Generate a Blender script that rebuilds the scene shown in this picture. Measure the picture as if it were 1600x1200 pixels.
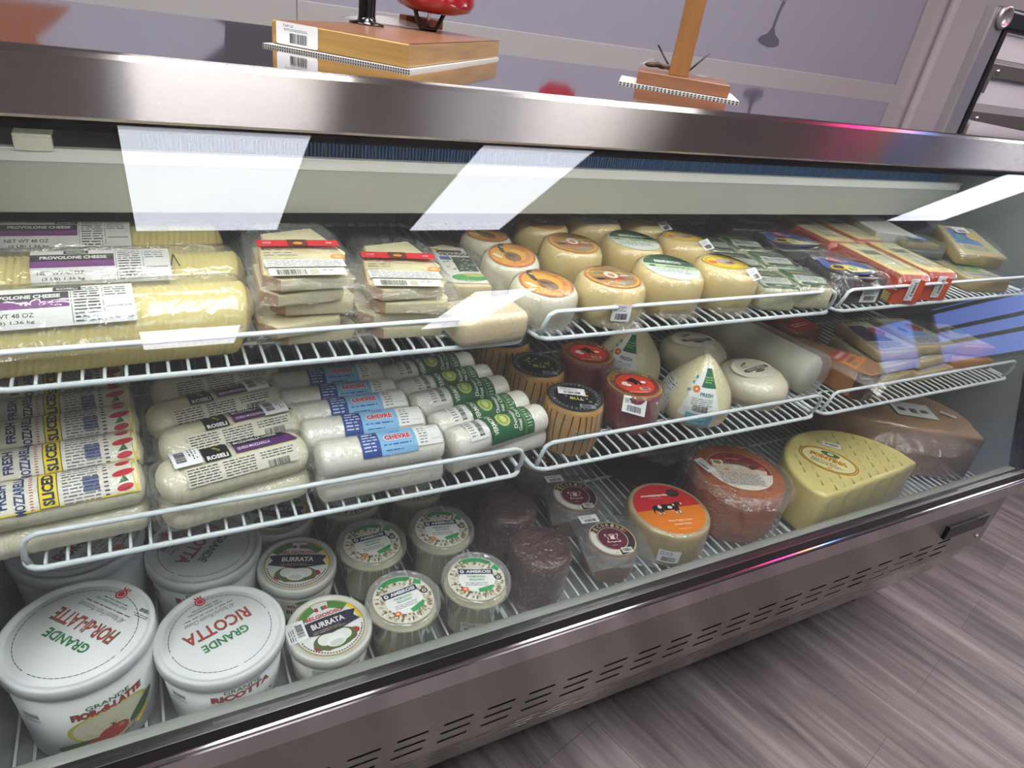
import bpy, bmesh, math, random
from mathutils import Vector, Matrix, noise
C = bpy.context.scene.collection
for o in list(bpy.data.objects): bpy.data.objects.remove(o)
PI = math.pi
R = math.radians

# ---------------------------------------------------------------- camera
cam_d = bpy.data.cameras.new('camera'); cam = bpy.data.objects.new('camera', cam_d); C.objects.link(cam)
rt = Vector((0.88496171, -0.4442, 0.13974667)); dn = Vector((-0.11223905, -0.49472512, -0.86177111)); fw = Vector((0.45193492, 0.74694941, -0.48766937))
m = Matrix.Identity(4)
for i in range(3):
    m[i][0] = rt[i]; m[i][1] = -dn[i]; m[i][2] = -fw[i]
m[2][3] = 1.35
cam.matrix_world = m
cam_d.sensor_width = 36; cam_d.lens = 1046.9/1600*36; cam_d.clip_start = .01
bpy.context.scene.camera = cam
# ---------------------------------------------------------------- world, view
sc = bpy.context.scene
w = bpy.data.worlds.new('world'); sc.world = w; w.use_nodes = True
w.node_tree.nodes['Background'].inputs[0].default_value = (.7, .7, .72, 1)
w.node_tree.nodes['Background'].inputs[1].default_value = .25
sc.view_settings.view_transform = 'Standard'; sc.view_settings.look = 'None'
sc.view_settings.gamma = 1; sc.view_settings.exposure = 0.42
try:
    sc.cycles.transparent_max_bounces = 40; sc.cycles.max_bounces = 8; sc.cycles.glossy_bounces = 4
    sc.cycles.sample_clamp_indirect = 4; sc.cycles.caustics_reflective = False; sc.cycles.caustics_refractive = False
except Exception: pass
CEIL_E = 3.6      # ceiling panel emission
LED_E = 15.0       # case lamp emission
WIN_E = 1.1

# ---------------------------------------------------------------- materials
def hx(s):
    s = s.lstrip('#'); s = s if len(s) == 6 else ''.join(q*2 for q in s); c = [int(s[i:i+2], 16)/255 for i in (0, 2, 4)]
    return tuple(((x+.055)/1.055)**2.4 if x > .04045 else x/12.92 for x in c)+(1,)
_m = {}
def mat(name, col, rough=.5, metal=0, spec=.5, noise_s=0, noise_a=0, bump=0, bump_s=80, stretch=(1, 1, 1), trans=0, sss=0, coat=0, alpha=1):
    if name in _m: return _m[name]
    M = bpy.data.materials.new(name); M.use_nodes = True; nt = M.node_tree; b = nt.nodes['Principled BSDF']
    c = hx(col); b.inputs['Base Color'].default_value = c
    b.inputs['Roughness'].default_value = rough; b.inputs['Metallic'].default_value = metal
    b.inputs['Specular IOR Level'].default_value = spec
    if trans: b.inputs['Transmission Weight'].default_value = trans
    if coat: b.inputs['Coat Weight'].default_value = coat; b.inputs['Coat Roughness'].default_value = .1
    if sss: b.inputs['Subsurface Weight'].default_value = sss; b.inputs['Subsurface Radius'].default_value = (.01, .008, .005); b.inputs['Subsurface Scale'].default_value = .4
    if noise_a or bump:
        tc = nt.nodes.new('ShaderNodeTexCoord'); mp = nt.nodes.new('ShaderNodeMapping'); mp.inputs['Scale'].default_value = stretch
        nt.links.new(tc.outputs['Object'], mp.inputs[0])
    if noise_a:
        n = nt.nodes.new('ShaderNodeTexNoise'); n.inputs['Scale'].default_value = noise_s or 30; n.inputs['Detail'].default_value = 4
        nt.links.new(mp.outputs[0], n.inputs['Vector'])
        mx = nt.nodes.new('ShaderNodeMix'); mx.data_type = 'RGBA'
        lo = tuple(x*(1-noise_a) for x in c[:3])+(1,); hi = tuple(min(1, x*(1+noise_a*.6)) for x in c[:3])+(1,)
        mx.inputs[6].default_value = lo; mx.inputs[7].default_value = hi
        nt.links.new(n.outputs['Fac'], mx.inputs[0]); nt.links.new(mx.outputs[2], b.inputs['Base Color'])
    if bump:
        n2 = nt.nodes.new('ShaderNodeTexNoise'); n2.inputs['Scale'].default_value = bump_s; n2.inputs['Detail'].default_value = 3
        nt.links.new(mp.outputs[0], n2.inputs['Vector'])
        bp = nt.nodes.new('ShaderNodeBump'); bp.inputs['Strength'].default_value = bump; bp.inputs['Distance'].default_value = .004
        nt.links.new(n2.outputs['Fac'], bp.inputs['Height']); nt.links.new(bp.outputs[0], b.inputs['Normal'])
    _m[name] = M; return M
def emis(name, col, s):
    if name in _m: return _m[name]
    M = bpy.data.materials.new(name); M.use_nodes = True; nt = M.node_tree; nt.nodes.clear()
    e = nt.nodes.new('ShaderNodeEmission'); e.inputs[0].default_value = hx(col); e.inputs[1].default_value = s
    o = nt.nodes.new('ShaderNodeOutputMaterial'); nt.links.new(e.outputs[0], o.inputs[0]); _m[name] = M; return M
def clear(name, haze=.08, hazecol='#ffffff', f0=.04, rough=.03, bump=0, bump_s=60, tint='#ffffff', gloss=1.0, stretch=(1, 1, 1), crease_glint=0):
    """thin clear sheet: transparent with angle dependent gloss and a little haze"""
    if name in _m: return _m[name]
    M = bpy.data.materials.new(name); M.use_nodes = True; nt = M.node_tree; nt.nodes.clear(); N = nt.nodes.new; L = nt.links.new
    t = N('ShaderNodeBsdfTransparent'); t.inputs[0].default_value = hx(tint)
    g = N('ShaderNodeBsdfAnisotropic'); g.inputs['Roughness'].default_value = rough; g.inputs[0].default_value = (gloss, gloss, gloss, 1)
    d = N('ShaderNodeBsdfDiffuse'); d.inputs[0].default_value = hx(hazecol)
    lw = N('ShaderNodeLayerWeight'); lw.inputs[0].default_value = .5
    p = N('ShaderNodeMath'); p.operation = 'POWER'; p.inputs[1].default_value = 5; L(lw.outputs['Facing'], p.inputs[0])
    a = N('ShaderNodeMath'); a.operation = 'MULTIPLY_ADD'; a.inputs[1].default_value = 1-f0; a.inputs[2].default_value = f0; L(p.outputs[0], a.inputs[0])
    m1 = N('ShaderNodeMixShader'); m1.inputs[0].default_value = haze; L(t.outputs[0], m1.inputs[1]); L(d.outputs[0], m1.inputs[2])
    m2 = N('ShaderNodeMixShader'); L(a.outputs[0], m2.inputs[0]); L(m1.outputs[0], m2.inputs[1]); L(g.outputs[0], m2.inputs[2])
    if bump:
        tc = N('ShaderNodeTexCoord'); mp = N('ShaderNodeMapping'); mp.inputs['Scale'].default_value = stretch; L(tc.outputs['Object'], mp.inputs[0])
        n = N('ShaderNodeTexNoise'); n.inputs['Scale'].default_value = bump_s; n.inputs['Detail'].default_value = 3; n.inputs['Distortion'].default_value = .6; L(mp.outputs[0], n.inputs['Vector'])
        b = N('ShaderNodeBump'); b.inputs['Strength'].default_value = bump; b.inputs['Distance'].default_value = .006; L(n.outputs['Fac'], b.inputs['Height'])
        L(b.outputs[0], g.inputs['Normal'])
        if crease_glint:  # pale lines put into the haze stand for highlights on film wrinkles
            n3 = N('ShaderNodeTexNoise'); n3.inputs['Scale'].default_value = bump_s*.55; n3.inputs['Detail'].default_value = 2; n3.inputs['Distortion'].default_value = 1.2; L(mp.outputs[0], n3.inputs['Vector'])
            s1 = N('ShaderNodeMath'); s1.operation = 'SUBTRACT'; s1.inputs[1].default_value = .5; L(n3.outputs['Fac'], s1.inputs[0])
            s2 = N('ShaderNodeMath'); s2.operation = 'ABSOLUTE'; L(s1.outputs[0], s2.inputs[0])
            s3 = N('ShaderNodeMapRange'); s3.inputs[1].default_value = 0; s3.inputs[2].default_value = .022; s3.inputs[3].default_value = haze+crease_glint; s3.inputs[4].default_value = haze; L(s2.outputs[0], s3.inputs[0]); L(s3.outputs[0], m1.inputs[0])
    o = N('ShaderNodeOutputMaterial'); L(m2.outputs[0], o.inputs[0]); _m[name] = M; return M
def ink(col): return mat('print_'+col.strip('#'), col, .45, spec=.3)
def steel(name, col, rough, k):
    """metal brushed along its length: fine grooves tip the normal up and down, so reflections smear vertically"""
    M = bpy.data.materials.new(name); M.use_nodes = True; nt = M.node_tree; b = nt.nodes['Principled BSDF']; N = nt.nodes.new; L = nt.links.new
    b.inputs['Base Color'].default_value = hx(col); b.inputs['Metallic'].default_value = 1
    tc = N('ShaderNodeTexCoord'); mp = N('ShaderNodeMapping'); mp.inputs['Scale'].default_value = (40, 9000, 9000); L(tc.outputs['Object'], mp.inputs[0])
    acc = None
    for q in range(3):
        m2 = N('ShaderNodeMapping'); m2.inputs['Location'].default_value = (q*7.3, q*3.1, q*5.7); L(mp.outputs[0], m2.inputs[0])
        wn = N('ShaderNodeTexWhiteNoise'); wn.noise_dimensions = '3D'; L(m2.outputs[0], wn.inputs['Vector'])
        if acc is None: acc = wn.outputs['Value']
        else:
            a = N('ShaderNodeMath'); a.operation = 'ADD'; L(acc, a.inputs[0]); L(wn.outputs['Value'], a.inputs[1]); acc = a.outputs[0]
    s = N('ShaderNodeMath'); s.operation = 'MULTIPLY_ADD'; s.inputs[1].default_value = k*.667; s.inputs[2].default_value = -k; L(acc, s.inputs[0])
    cb = N('ShaderNodeCombineXYZ'); L(s.outputs[0], cb.inputs[2])
    g = N('ShaderNodeNewGeometry'); ad = N('ShaderNodeVectorMath'); ad.operation = 'ADD'; L(g.outputs['Normal'], ad.inputs[0]); L(cb.outputs[0], ad.inputs[1])
    nm = N('ShaderNodeVectorMath'); nm.operation = 'NORMALIZE'; L(ad.outputs[0], nm.inputs[0]); L(nm.outputs[0], b.inputs['Normal'])
    m3 = N('ShaderNodeMapping'); m3.inputs['Scale'].default_value = (3, 300, 300); L(tc.outputs['Object'], m3.inputs[0])
    n = N('ShaderNodeTexNoise'); n.inputs['Scale'].default_value = 3; n.inputs['Detail'].default_value = 3; L(m3.outputs[0], n.inputs['Vector'])
    mr = N('ShaderNodeMapRange'); mr.inputs[3].default_value = rough*.8; mr.inputs[4].default_value = rough*1.25; L(n.outputs[0], mr.inputs[0]); L(mr.outputs[0], b.inputs['Roughness'])
    _m[name] = M; return M

# ---------------------------------------------------------------- mesh building
class MB:
    def __init__(s): s.v = []; s.f = []; s.m = []; s.sm = []
    def add(s, vs, fs, mi=0, sm=False):
        n = len(s.v); s.v += [tuple(v) for v in vs]
        for f in fs: s.f.append(tuple(n+i for i in f)); s.m.append(mi); s.sm.append(sm)
        return s
    def box(s, x0, x1, y0, y1, z0, z1, mi=0):
        return s.add([(x0, y0, z0), (x1, y0, z0), (x1, y1, z0), (x0, y1, z0), (x0, y0, z1), (x1, y0, z1), (x1, y1, z1), (x0, y1, z1)],
                     [(0, 3, 2, 1), (4, 5, 6, 7), (0, 1, 5, 4), (1, 2, 6, 5), (2, 3, 7, 6), (3, 0, 4, 7)], mi)
    def lathe(s, prof, n=40, mi=0, cx=0, cy=0, sm=True, close=True):
        vs = []; fs = []
        for r, z in prof:
            for i in range(n):
                a = 2*PI*i/n; vs.append((cx+r*math.cos(a), cy+r*math.sin(a), z))
        for k in range(len(prof)-1):
            for i in range(n):
                j = (i+1) % n; fs.append((k*n+i, k*n+j, k*n+n+j, k*n+n+i))
        if close:
            if prof[0][0] > 1e-6: fs.append(tuple(range(n-1, -1, -1)))
            if prof[-1][0] > 1e-6: fs.append(tuple((len(prof)-1)*n+i for i in range(n)))
        return s.add(vs, fs, mi, sm)
    def tube(s, pts, r, n=8, mi=0, closed=False):
        pts = [Vector(p) for p in pts]; vs = []; fs = []; N = len(pts)
        prev = None
        for k, p in enumerate(pts):
            if closed: d = (pts[(k+1) % N]-pts[k-1])
            else: d = pts[min(k+1, N-1)]-pts[max(k-1, 0)]
            d.normalize()
            up = prev if prev is not None else (Vector((0, 0, 1)) if abs(d.z) < .9 else Vector((1, 0, 0)))
            a = d.cross(up).normalized(); b = a.cross(d).normalized(); prev = b
            for i in range(n):
                t = 2*PI*i/n; vs.append(p+a*r*math.cos(t)+b*r*math.sin(t))
        for k in range(N if closed else N-1):
            k2 = (k+1) % N
            for i in range(n):
                j = (i+1) % n; fs.append((k*n+i, k*n+j, k2*n+j, k2*n+i))
        if not closed: fs += [tuple(range(n-1, -1, -1)), tuple((N-1)*n+i for i in range(n))]
        return s.add(vs, fs, mi, True)
    def prism(s, out, z0, z1, mi=0, bev=0, sm=False):
        """vertical prism over a closed outline, with rounded top and bottom rims"""
        n = len(out); cx = sum(p[0] for p in out)/n; cy = sum(p[1] for p in out)/n
        levels = [(z0, 0), (z1, 0)]
        if bev: levels = [(z0, bev), (z0+bev*.3, bev*.3), (z0+bev, 0), (z1-bev, 0), (z1-bev*.6, bev*.1), (z1-bev*.25, bev*.35), (z1, bev)]
        vs = []; fs = []
        for z, ins in levels:
            for (x, y) in out:
                d = math.hypot(x-cx, y-cy) or 1; k = max(0, 1-ins/d); vs.append((cx+(x-cx)*k, cy+(y-cy)*k, z))
        for k in range(len(levels)-1):
            for i in range(n):
                j = (i+1) % n; fs.append((k*n+i, k*n+j, k*n+n+j, k*n+n+i))
        s.add(vs, fs, mi, sm or bool(bev))
        t = (len(levels)-1)*n
        s.add(vs[:n], [tuple(range(n-1, -1, -1))], mi); s.add(vs[t:], [tuple(range(n))], mi)
        return s
    def grid(s, fn, nu, nv, mi=0, sm=True, cu=False):
        vs = [fn(i/nu, j/nv) for j in range(nv+1) for i in range(nu+1)]
        fs = [(j*(nu+1)+i, j*(nu+1)+i+1, (j+1)*(nu+1)+i+1, (j+1)*(nu+1)+i) for j in range(nv) for i in range(nu)]
        return s.add(vs, fs, mi, sm)
    def build(s, name, mats, parent=None, bevel=0, seg=2, weld=False):
        me = bpy.data.meshes.new(name); me.from_pydata(s.v, [], s.f)
        if not isinstance(mats, (list, tuple)): mats = [mats]
        for x in mats: me.materials.append(x)
        me.polygons.foreach_set('material_index', s.m); me.polygons.foreach_set('use_smooth', s.sm); me.update()
        if weld:
            bm = bmesh.new(); bm.from_mesh(me); bmesh.ops.remove_doubles(bm, verts=bm.verts, dist=1e-5); bm.to_mesh(me); bm.free()
        o = bpy.data.objects.new(name, me); C.objects.link(o)
        if parent: o.parent = parent
        if bevel:
            b = o.modifiers.new('bevel', 'BEVEL'); b.width = bevel; b.segments = seg; b.limit_method = 'ANGLE'; b.angle_limit = R(40)
        return o
def rbox(name, x0, x1, y0, y1, z0, z1, m_, parent=None, bev=.003, seg=2):
    return MB().box(x0, x1, y0, y1, z0, z1).build(name, m_, parent, bev, seg)
def tag(o, label=None, cat=None, group=None, kind=None):
    if label: o['label'] = label
    if cat: o['category'] = cat
    if group: o['group'] = group
    if kind: o['kind'] = kind
    return o
def thing(name, label, cat, loc=(0, 0, 0), rz=0, group=None):
    o = bpy.data.objects.new(name, None); C.objects.link(o); o.empty_display_size = .02
    o.location = loc; o.rotation_euler = (0, 0, R(rz)); return tag(o, label, cat, group)
def kids(o): return [c for c in bpy.data.objects if c.parent == o]
def dup(root, loc, rz, label, group=None):
    def cp(o, p):
        c = o.copy(); C.objects.link(c); c.parent = p
        for ch in kids(o): cp(ch, c)
        return c
    r = cp(root, None); r.location = loc; r.rotation_euler = (0, 0, R(rz)); r['label'] = label
    if group: r['group'] = group
    return r
def rrect(x0, x1, y0, y1, r, n=5):
    o = []
    for cx, cy, a0 in ((x1-r, y1-r, 0), (x0+r, y1-r, 90), (x0+r, y0+r, 180), (x1-r, y0+r, 270)):
        for i in range(n+1):
            a = R(a0+90*i/n); o.append((cx+r*math.cos(a), cy+r*math.sin(a)))
    return o

# ---------------------------------------------------------------- printed artwork
_t = {}
def text2d(s, bold=0):
    k = (s, bold)
    if k in _t: return _t[k]
    cu = bpy.data.curves.new('t', 'FONT'); cu.body = s; cu.align_x = 'CENTER'; cu.align_y = 'CENTER'; cu.size = 1; cu.resolution_u = 2; cu.offset = bold
    ob = bpy.data.objects.new('t', cu); C.objects.link(ob)
    dg = bpy.context.evaluated_depsgraph_get(); dg.update()
    me = bpy.data.meshes.new_from_object(ob.evaluated_get(dg))
    v = [(p.co.x, p.co.y) for p in me.vertices]; f = [tuple(p.vertices) for p in me.polygons]
    bpy.data.objects.remove(ob); bpy.data.curves.remove(cu); bpy.data.meshes.remove(me)
    if v:
        x0 = min(p[0] for p in v); x1 = max(p[0] for p in v); y0 = min(p[1] for p in v); y1 = max(p[1] for p in v)
        W = (x1-x0) or 1; H = (y1-y0) or 1
        v = [((x-(x0+x1)/2)/W, (y-(y0+y1)/2)/H) for x, y in v]
    _t[k] = (v, f); return _t[k]
class Art:
    """flat artwork: shapes in label coordinates (metres), later laid onto a surface"""
    def __init__(s): s.e = []
    def add(s, vs, fs, col, lift=0): s.e.append((vs, fs, col, lift)); return s
    def rect(s, x0, y0, x1, y1, col, step=.005, cut=0):
        nx = max(1, int(math.ceil((x1-x0)/step))); ny = max(1, int(math.ceil((y1-y0)/step)))
        nx = min(nx, 40); ny = min(ny, 40)
        vs = [(x0+(x1-x0)*i/nx, y0+(y1-y0)*j/ny) for j in range(ny+1) for i in range(nx+1)]
        fs = [(j*(nx+1)+i, j*(nx+1)+i+1, (j+1)*(nx+1)+i+1, (j+1)*(nx+1)+i) for j in range(ny) for i in range(nx)]
        return s.add(vs, fs, col)
    def ell(s, cx, cy, rx, ry, col, n=36, a0=0, a1=360, inner=0, rot=0):
        full = (a1-a0) >= 360; m_ = n if full else n+1; rings = [1, .66, .33] if not inner else [1, inner]
        vs = []; fs = []; cr, sr = math.cos(R(rot)), math.sin(R(rot))
        for k in rings:
            for i in range(m_):
                a = R(a0+(a1-a0)*i/n); x = rx*k*math.cos(a); y = ry*k*math.sin(a); vs.append((cx+x*cr-y*sr, cy+x*sr+y*cr))
        for q in range(len(rings)-1):
            for i in range(n):
                j = (i+1) % m_; fs.append((q*m_+i, q*m_+j, (q+1)*m_+j, (q+1)*m_+i))
        if not inner:
            b = (len(rings)-1)*m_
            if full: fs.append(tuple(b+i for i in range(m_)))
            else: vs.append((cx, cy)); fs += [(b+i, b+i+1, len(vs)-1) for i in range(n)]
        return s.add(vs, fs, col)
    def poly(s, pts, col):
        return s.add(pts, [tuple(range(len(pts)))] if sum(pts[i-1][0]*pts[i][1]-pts[i][0]*pts[i-1][1] for i in range(len(pts))) > 0 else [tuple(range(len(pts)-1, -1, -1))], col)
    def text(s, t, cx, cy, w_, h, col, rot=0, bold=.02, shear=0, arc=0):
        v, f = text2d(t, bold); cr, sr = math.cos(R(rot)), math.sin(R(rot)); o = []
        for x, y in v:
            X = x*w_+y*h*shear; Y = y*h
            if arc: a = X/arc; X, Y = (arc+Y)*math.sin(a), (arc+Y)*math.cos(a)-arc
            o.append((cx+X*cr-Y*sr, cy+X*sr+Y*cr))
        return s.add(o, f, col, .00015)
    def bars(s, x0, y0, x1, y1, seed=1, col='#15151a', vert=False):
        r = random.Random(seed); p = 0; vs = []; fs = []
        while p < .99:
            b = r.choice((.012, .02, .03, .04)); g = r.choice((.012, .018, .028))
            q = min(1, p+b)
            if vert: c = [(x0, y0+(y1-y0)*p), (x1, y0+(y1-y0)*p), (x1, y0+(y1-y0)*q), (x0, y0+(y1-y0)*q)]
            else: c = [(x0+(x1-x0)*p, y0), (x0+(x1-x0)*q, y0), (x0+(x1-x0)*q, y1), (x0+(x1-x0)*p, y1)]
            n = len(vs); vs += c; fs.append((n, n+1, n+2, n+3)); p = q+g
        return s.add(vs, fs, col)
    def fine(s, x0, y0, x1, y1, rows, seed=1, col='#3a3a40', fill=.8, thick=.45):
        """rows of print too small to read"""
        r = random.Random(seed); vs = []; fs = []; h = (y1-y0)/rows
        for k in range(rows):
            y = y1-(k+.5)*h; x = x0; end = x1-(x1-x0)*r.random()*(1-fill)
            while x < end:
                l = min(h*r.uniform(.8, 3.2), end-x)
                n = len(vs); t = h*thick*r.uniform(.7, 1)/2; vs += [(x, y-t), (x+l, y-t), (x+l, y+t), (x, y+t)]; fs.append((n, n+1, n+2, n+3)); x += l+h*.45
        return s.add(vs, fs, col)
    def build(s, name, fn, parent=None, base=.0004, dh=.00016, label=None):
        mb = MB(); cols = []; done = []
        for vs, fs, col, lift in s.e:
            if not vs: continue
            if col not in cols: cols.append(col)
            x0 = min(p[0] for p in vs); x1 = max(p[0] for p in vs); y0 = min(p[1] for p in vs); y1 = max(p[1] for p in vs)
            lv = 1+max([l for a, b, c, d, l in done if a < x1 and b > x0 and c < y1 and d > y0], default=-1)
            lv = min(lv, 16); done.append((x0, x1, y0, y1, lv))
            mb.add([fn(u, v, base+lv*dh+lift) for u, v in vs], fs, cols.index(col))
        o = mb.build(name, [ink(c) for c in cols], parent)
        if label: o['label'] = label
        return o
def flat(z, x=0, y=0, rz=0):
    c, s_ = math.cos(R(rz)), math.sin(R(rz))
    return lambda u, v, h: (x+u*c-v*s_, y+u*s_+v*c, z+h)
def logmap(r, cz, x=0, cy=0, ry=None):
    ry = ry or r
    return lambda u, v, h: (x+u, cy+(ry+h)*math.sin(v/r-.42), cz+(r+h)*math.cos(v/r-.42))
def sidemap(rf, x=0, y=0, z=0, a0=0):
    return lambda u, v, h: (x+(rf(z+v)+h)*math.sin(u/rf(z)+R(a0)), y-(rf(z+v)+h)*math.cos(u/rf(z)+R(a0)), z+v)
def frontmap(y, x=0, z=0, tilt=0): return lambda u, v, h: (x+u, y-h-v*math.sin(R(tilt))*-1, z+v)
def place(ox, oy, oz, U, V):
    U = Vector(U).normalized(); V = Vector(V).normalized(); N_ = U.cross(V)
    return lambda u, v, h: tuple(Vector((ox, oy, oz))+U*u+V*v+N_*h)
def sticker(parent, fn, w_=.036, h=.024, seed=1, name='barcode_sticker', side=False):
    a = Art().rect(-w_/2, -h/2, w_/2, h/2, '#eef0f2', .004)
    a.bars(-w_*.3, -h*.38, w_*.32, -h*.02, seed); a.fine(-w_*.42, h*.08, w_*.3, h*.42, 3, seed, '#55565c', .7)
    return a.build(name, fn, parent, base=.0024, label='white price sticker with a barcode')
# ================================================================ ROOM
def floor_mat():
    M = bpy.data.materials.new('grey_wood_planks'); M.use_nodes = True; nt = M.node_tree; b = nt.nodes['Principled BSDF']; N = nt.nodes.new; L = nt.links.new
    tc = N('ShaderNodeTexCoord'); mp = N('ShaderNodeMapping'); mp.inputs['Rotation'].default_value = (0, 0, R(75)); L(tc.outputs['Object'], mp.inputs[0])
    br = N('ShaderNodeTexBrick'); br.inputs['Scale'].default_value = 1; br.inputs['Brick Width'].default_value = 1.2; br.inputs['Row Height'].default_value = .18
    br.inputs['Mortar Size'].default_value = .0007; br.inputs['Mortar Smooth'].default_value = .3; br.offset = .37; br.inputs['Bias'].default_value = 0
    br.inputs['Color1'].default_value = (.28, .28, .28, 1); br.inputs['Color2'].default_value = (.72, .72, .72, 1); br.inputs['Mortar'].default_value = (0, 0, 0, 1); L(mp.outputs[0], br.inputs[0])
    m2 = N('ShaderNodeMapping'); m2.inputs['Scale'].default_value = (1.6, 26, 1); L(mp.outputs[0], m2.inputs[0])
    n1 = N('ShaderNodeTexNoise'); n1.inputs['Scale'].default_value = 1.5; n1.inputs['Detail'].default_value = 8; n1.inputs['Roughness'].default_value = .65; n1.inputs['Distortion'].default_value = .6; L(m2.outputs[0], n1.inputs['Vector'])
    m3 = N('ShaderNodeMapping'); m3.inputs['Scale'].default_value = (.9, 5, 1); L(mp.outputs[0], m3.inputs[0])
    n2 = N('ShaderNodeTexNoise'); n2.inputs['Scale'].default_value = 1.6; n2.inputs['Detail'].default_value = 5; L(m3.outputs[0], n2.inputs['Vector'])
    a = N('ShaderNodeMath'); a.operation = 'ADD'; L(n1.outputs[0], a.inputs[0]); L(n2.outputs[0], a.inputs[1])
    s = N('ShaderNodeMath'); s.operation = 'MULTIPLY_ADD'; s.inputs[1].default_value = .22; L(br.outputs['Color'], s.inputs[0]); L(a.outputs[0], s.inputs[2])
    cr = N('ShaderNodeValToRGB'); e = cr.color_ramp.elements; e[0].position = .78; e[0].color = hx('#3f3a3c'); e[1].position = 1.38; e[1].color = hx('#857d7e')
    x = e.new(1.05) if False else None
    dv = N('ShaderNodeMath'); dv.operation = 'MULTIPLY'; dv.inputs[1].default_value = .7; L(s.outputs[0], dv.inputs[0])
    e[0].position = .56; e[1].position = .98; k = e.new(.76); k.color = hx('#615a5b')
    L(dv.outputs[0], cr.inputs[0])
    mx = N('ShaderNodeMix'); mx.data_type = 'RGBA'; L(br.outputs['Fac'], mx.inputs[0]); L(cr.outputs[0], mx.inputs[6]); mx.inputs[7].default_value = hx('#403b3c'); L(mx.outputs[2], b.inputs['Base Color'])
    b.inputs['Roughness'].default_value = .42; b.inputs['Specular IOR Level'].default_value = .35
    bp = N('ShaderNodeBump'); bp.inputs['Strength'].default_value = .12; bp.inputs['Distance'].default_value = .002; L(n1.outputs[0], bp.inputs['Height']); L(bp.outputs[0], b.inputs['Normal'])
    return M
wallm = mat('wall_paint', '#aaa4a9', .6, noise_a=.03, noise_s=6)
lil = mat('lilac_paint', '#93909f', .5, noise_a=.03, noise_s=3)
WY = 2.4
PANELS = [(-.09,.88,-3.86,-2.2),(1.98,2.85,-3.9,-2.2),(8.2,9.4,-3.7,-2.3),(-.25,.85,-8.4,-7.25),(3.6,4.5,-8.5,-6.2),(-1.5,-.9,-.75,1.05),(0.0,.6,-.75,1.05),(1.45,2.0,-.75,1.05),(4.9,5.6,-.75,1.05),(1.0,2.2,1.55,2.15)]
tag(MB().box(-3.2, 10.5, -9.5, 3, -.05, 0).build('floor', floor_mat()), kind='structure')
tag(MB().box(-3.2, 10.5, -9.5, 3, 2.75, 2.8).build('ceiling', mat('ceiling_tile', '#d9d7d6', .8, noise_a=.08, noise_s=60)), kind='structure')
tag(MB().box(-3.2, 10.5, WY, WY+.1, 0, 2.75).build('wall_back', wallm), kind='structure')
tag(MB().box(-3.3, -3.2, -9.5, WY, 0, 2.75).build('wall_left', mat('wall_tan', '#8d7469', .7, noise_a=.05)), kind='structure')
wf = mat('wall_dark', '#87837e', .7, noise_a=.1, noise_s=4)
tag(MB().box(-3.2, 10.5, -9.6, -9.5, 0, 2.75).build('wall_front', wf), kind='structure')
rw = MB().box(10.5, 10.6, -9.5, -5.8, 0, 2.75).box(10.5, 10.6, -3.3, WY, 0, 2.75).box(10.5, 10.6, -5.8, -3.3, 0, .8).box(10.5, 10.6, -5.8, -3.3, 1.7, 2.75)
tag(rw.build('wall_right', wf), kind='structure')
wfm = MB().box(10.44, 10.56, -5.05, -4.75, .8, 1.7).box(10.48, 10.56, -5.8, -5.74, .8, 1.7).box(10.48, 10.56, -3.36, -3.3, .8, 1.7)
for z in (.8, 1.12, 1.33, 1.62): wfm.box(10.48, 10.56, -4.8, -3.3, z, z+.06)
wfm.box(10.48, 10.56, -5.8, -4.9, .8, .86).box(10.48, 10.56, -5.8, -4.9, 1.63, 1.7)
tag(wfm.build('window_1', mat('window_frame_metal', '#2d2f36', .4, .6)), kind='structure')
tag(MB().box(10.57, 10.59, -5.8, -3.3, .8, 1.7).build('window_2', emis('daylight_pane', '#7f9cff', WIN_E)), kind='structure')
# lilac wall panel with a pale moulding round it
LZ = 1.272
tag(MB().box(-2.2, 3.38, WY-.003, WY, LZ, 2.6).build('trim_1', lil), kind='structure')
fr = mat('white_moulding', '#a5a1a1', .45)
tag(MB().box(-2.3, 3.46, WY-.012, WY, 1.0, LZ).box(3.38, 3.46, WY-.012, WY, LZ, 2.6).box(-2.3, -2.2, WY-.012, WY, LZ, 2.6).box(-2.3, 3.46, WY-.012, WY, 2.6, 2.66)
    .build('trim_2', fr, bevel=.002), kind='structure')
tag(MB().box(.47, .474, WY-.0128, WY-.0115, 1.0, LZ).build('trim_4', mat('seam_grey', '#77747a', .5)), kind='structure')
tag(MB().box(3.55, 3.60, WY-.03, WY, 0, 2.75).build('trim_3', mat('corner_bead', '#bab4b8', .4), bevel=.012), kind='structure')
def decal(x, z, shapes, label):
    a = Art()
    for pts, c in shapes: a.poly(pts, c)
    o = a.build('wall_picture', lambda u, v, h: (u, -h-.0035, v)); o.location = (x, WY, z); tag(o, label, 'wall picture')
S_, G_ = .137, .25
foot = [(-.5, -.02), (-.3, -.07), (0, -.1), (.3, -.09), (.47, -.05), (.42, .04), (.2, .10), (.08, .2), (.13, .45), (.24, .6), (.08, .6), (.0, .4), (-.04, .2), (-.16, .1), (-.4, .05)]
decal(2.45, 1.372, [([(p[0]*S_, p[1]*G_) for p in foot], '#5d5a68'),
  ([(.0, .15), (.03, .15), (.09, .19), (.12, .27), (.12, .40), (-.09, .40), (-.09, .27), (-.06, .19)], '#77748a'),
  ([(.0, .158), (.03, .158), (.08, .2), (.105, .27), (.10, .33), (-.07, .33), (-.075, .27), (-.05, .2)], '#8a1b26')],
  'grey wine glass silhouette with red bowl painted on the lilac wall')
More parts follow.
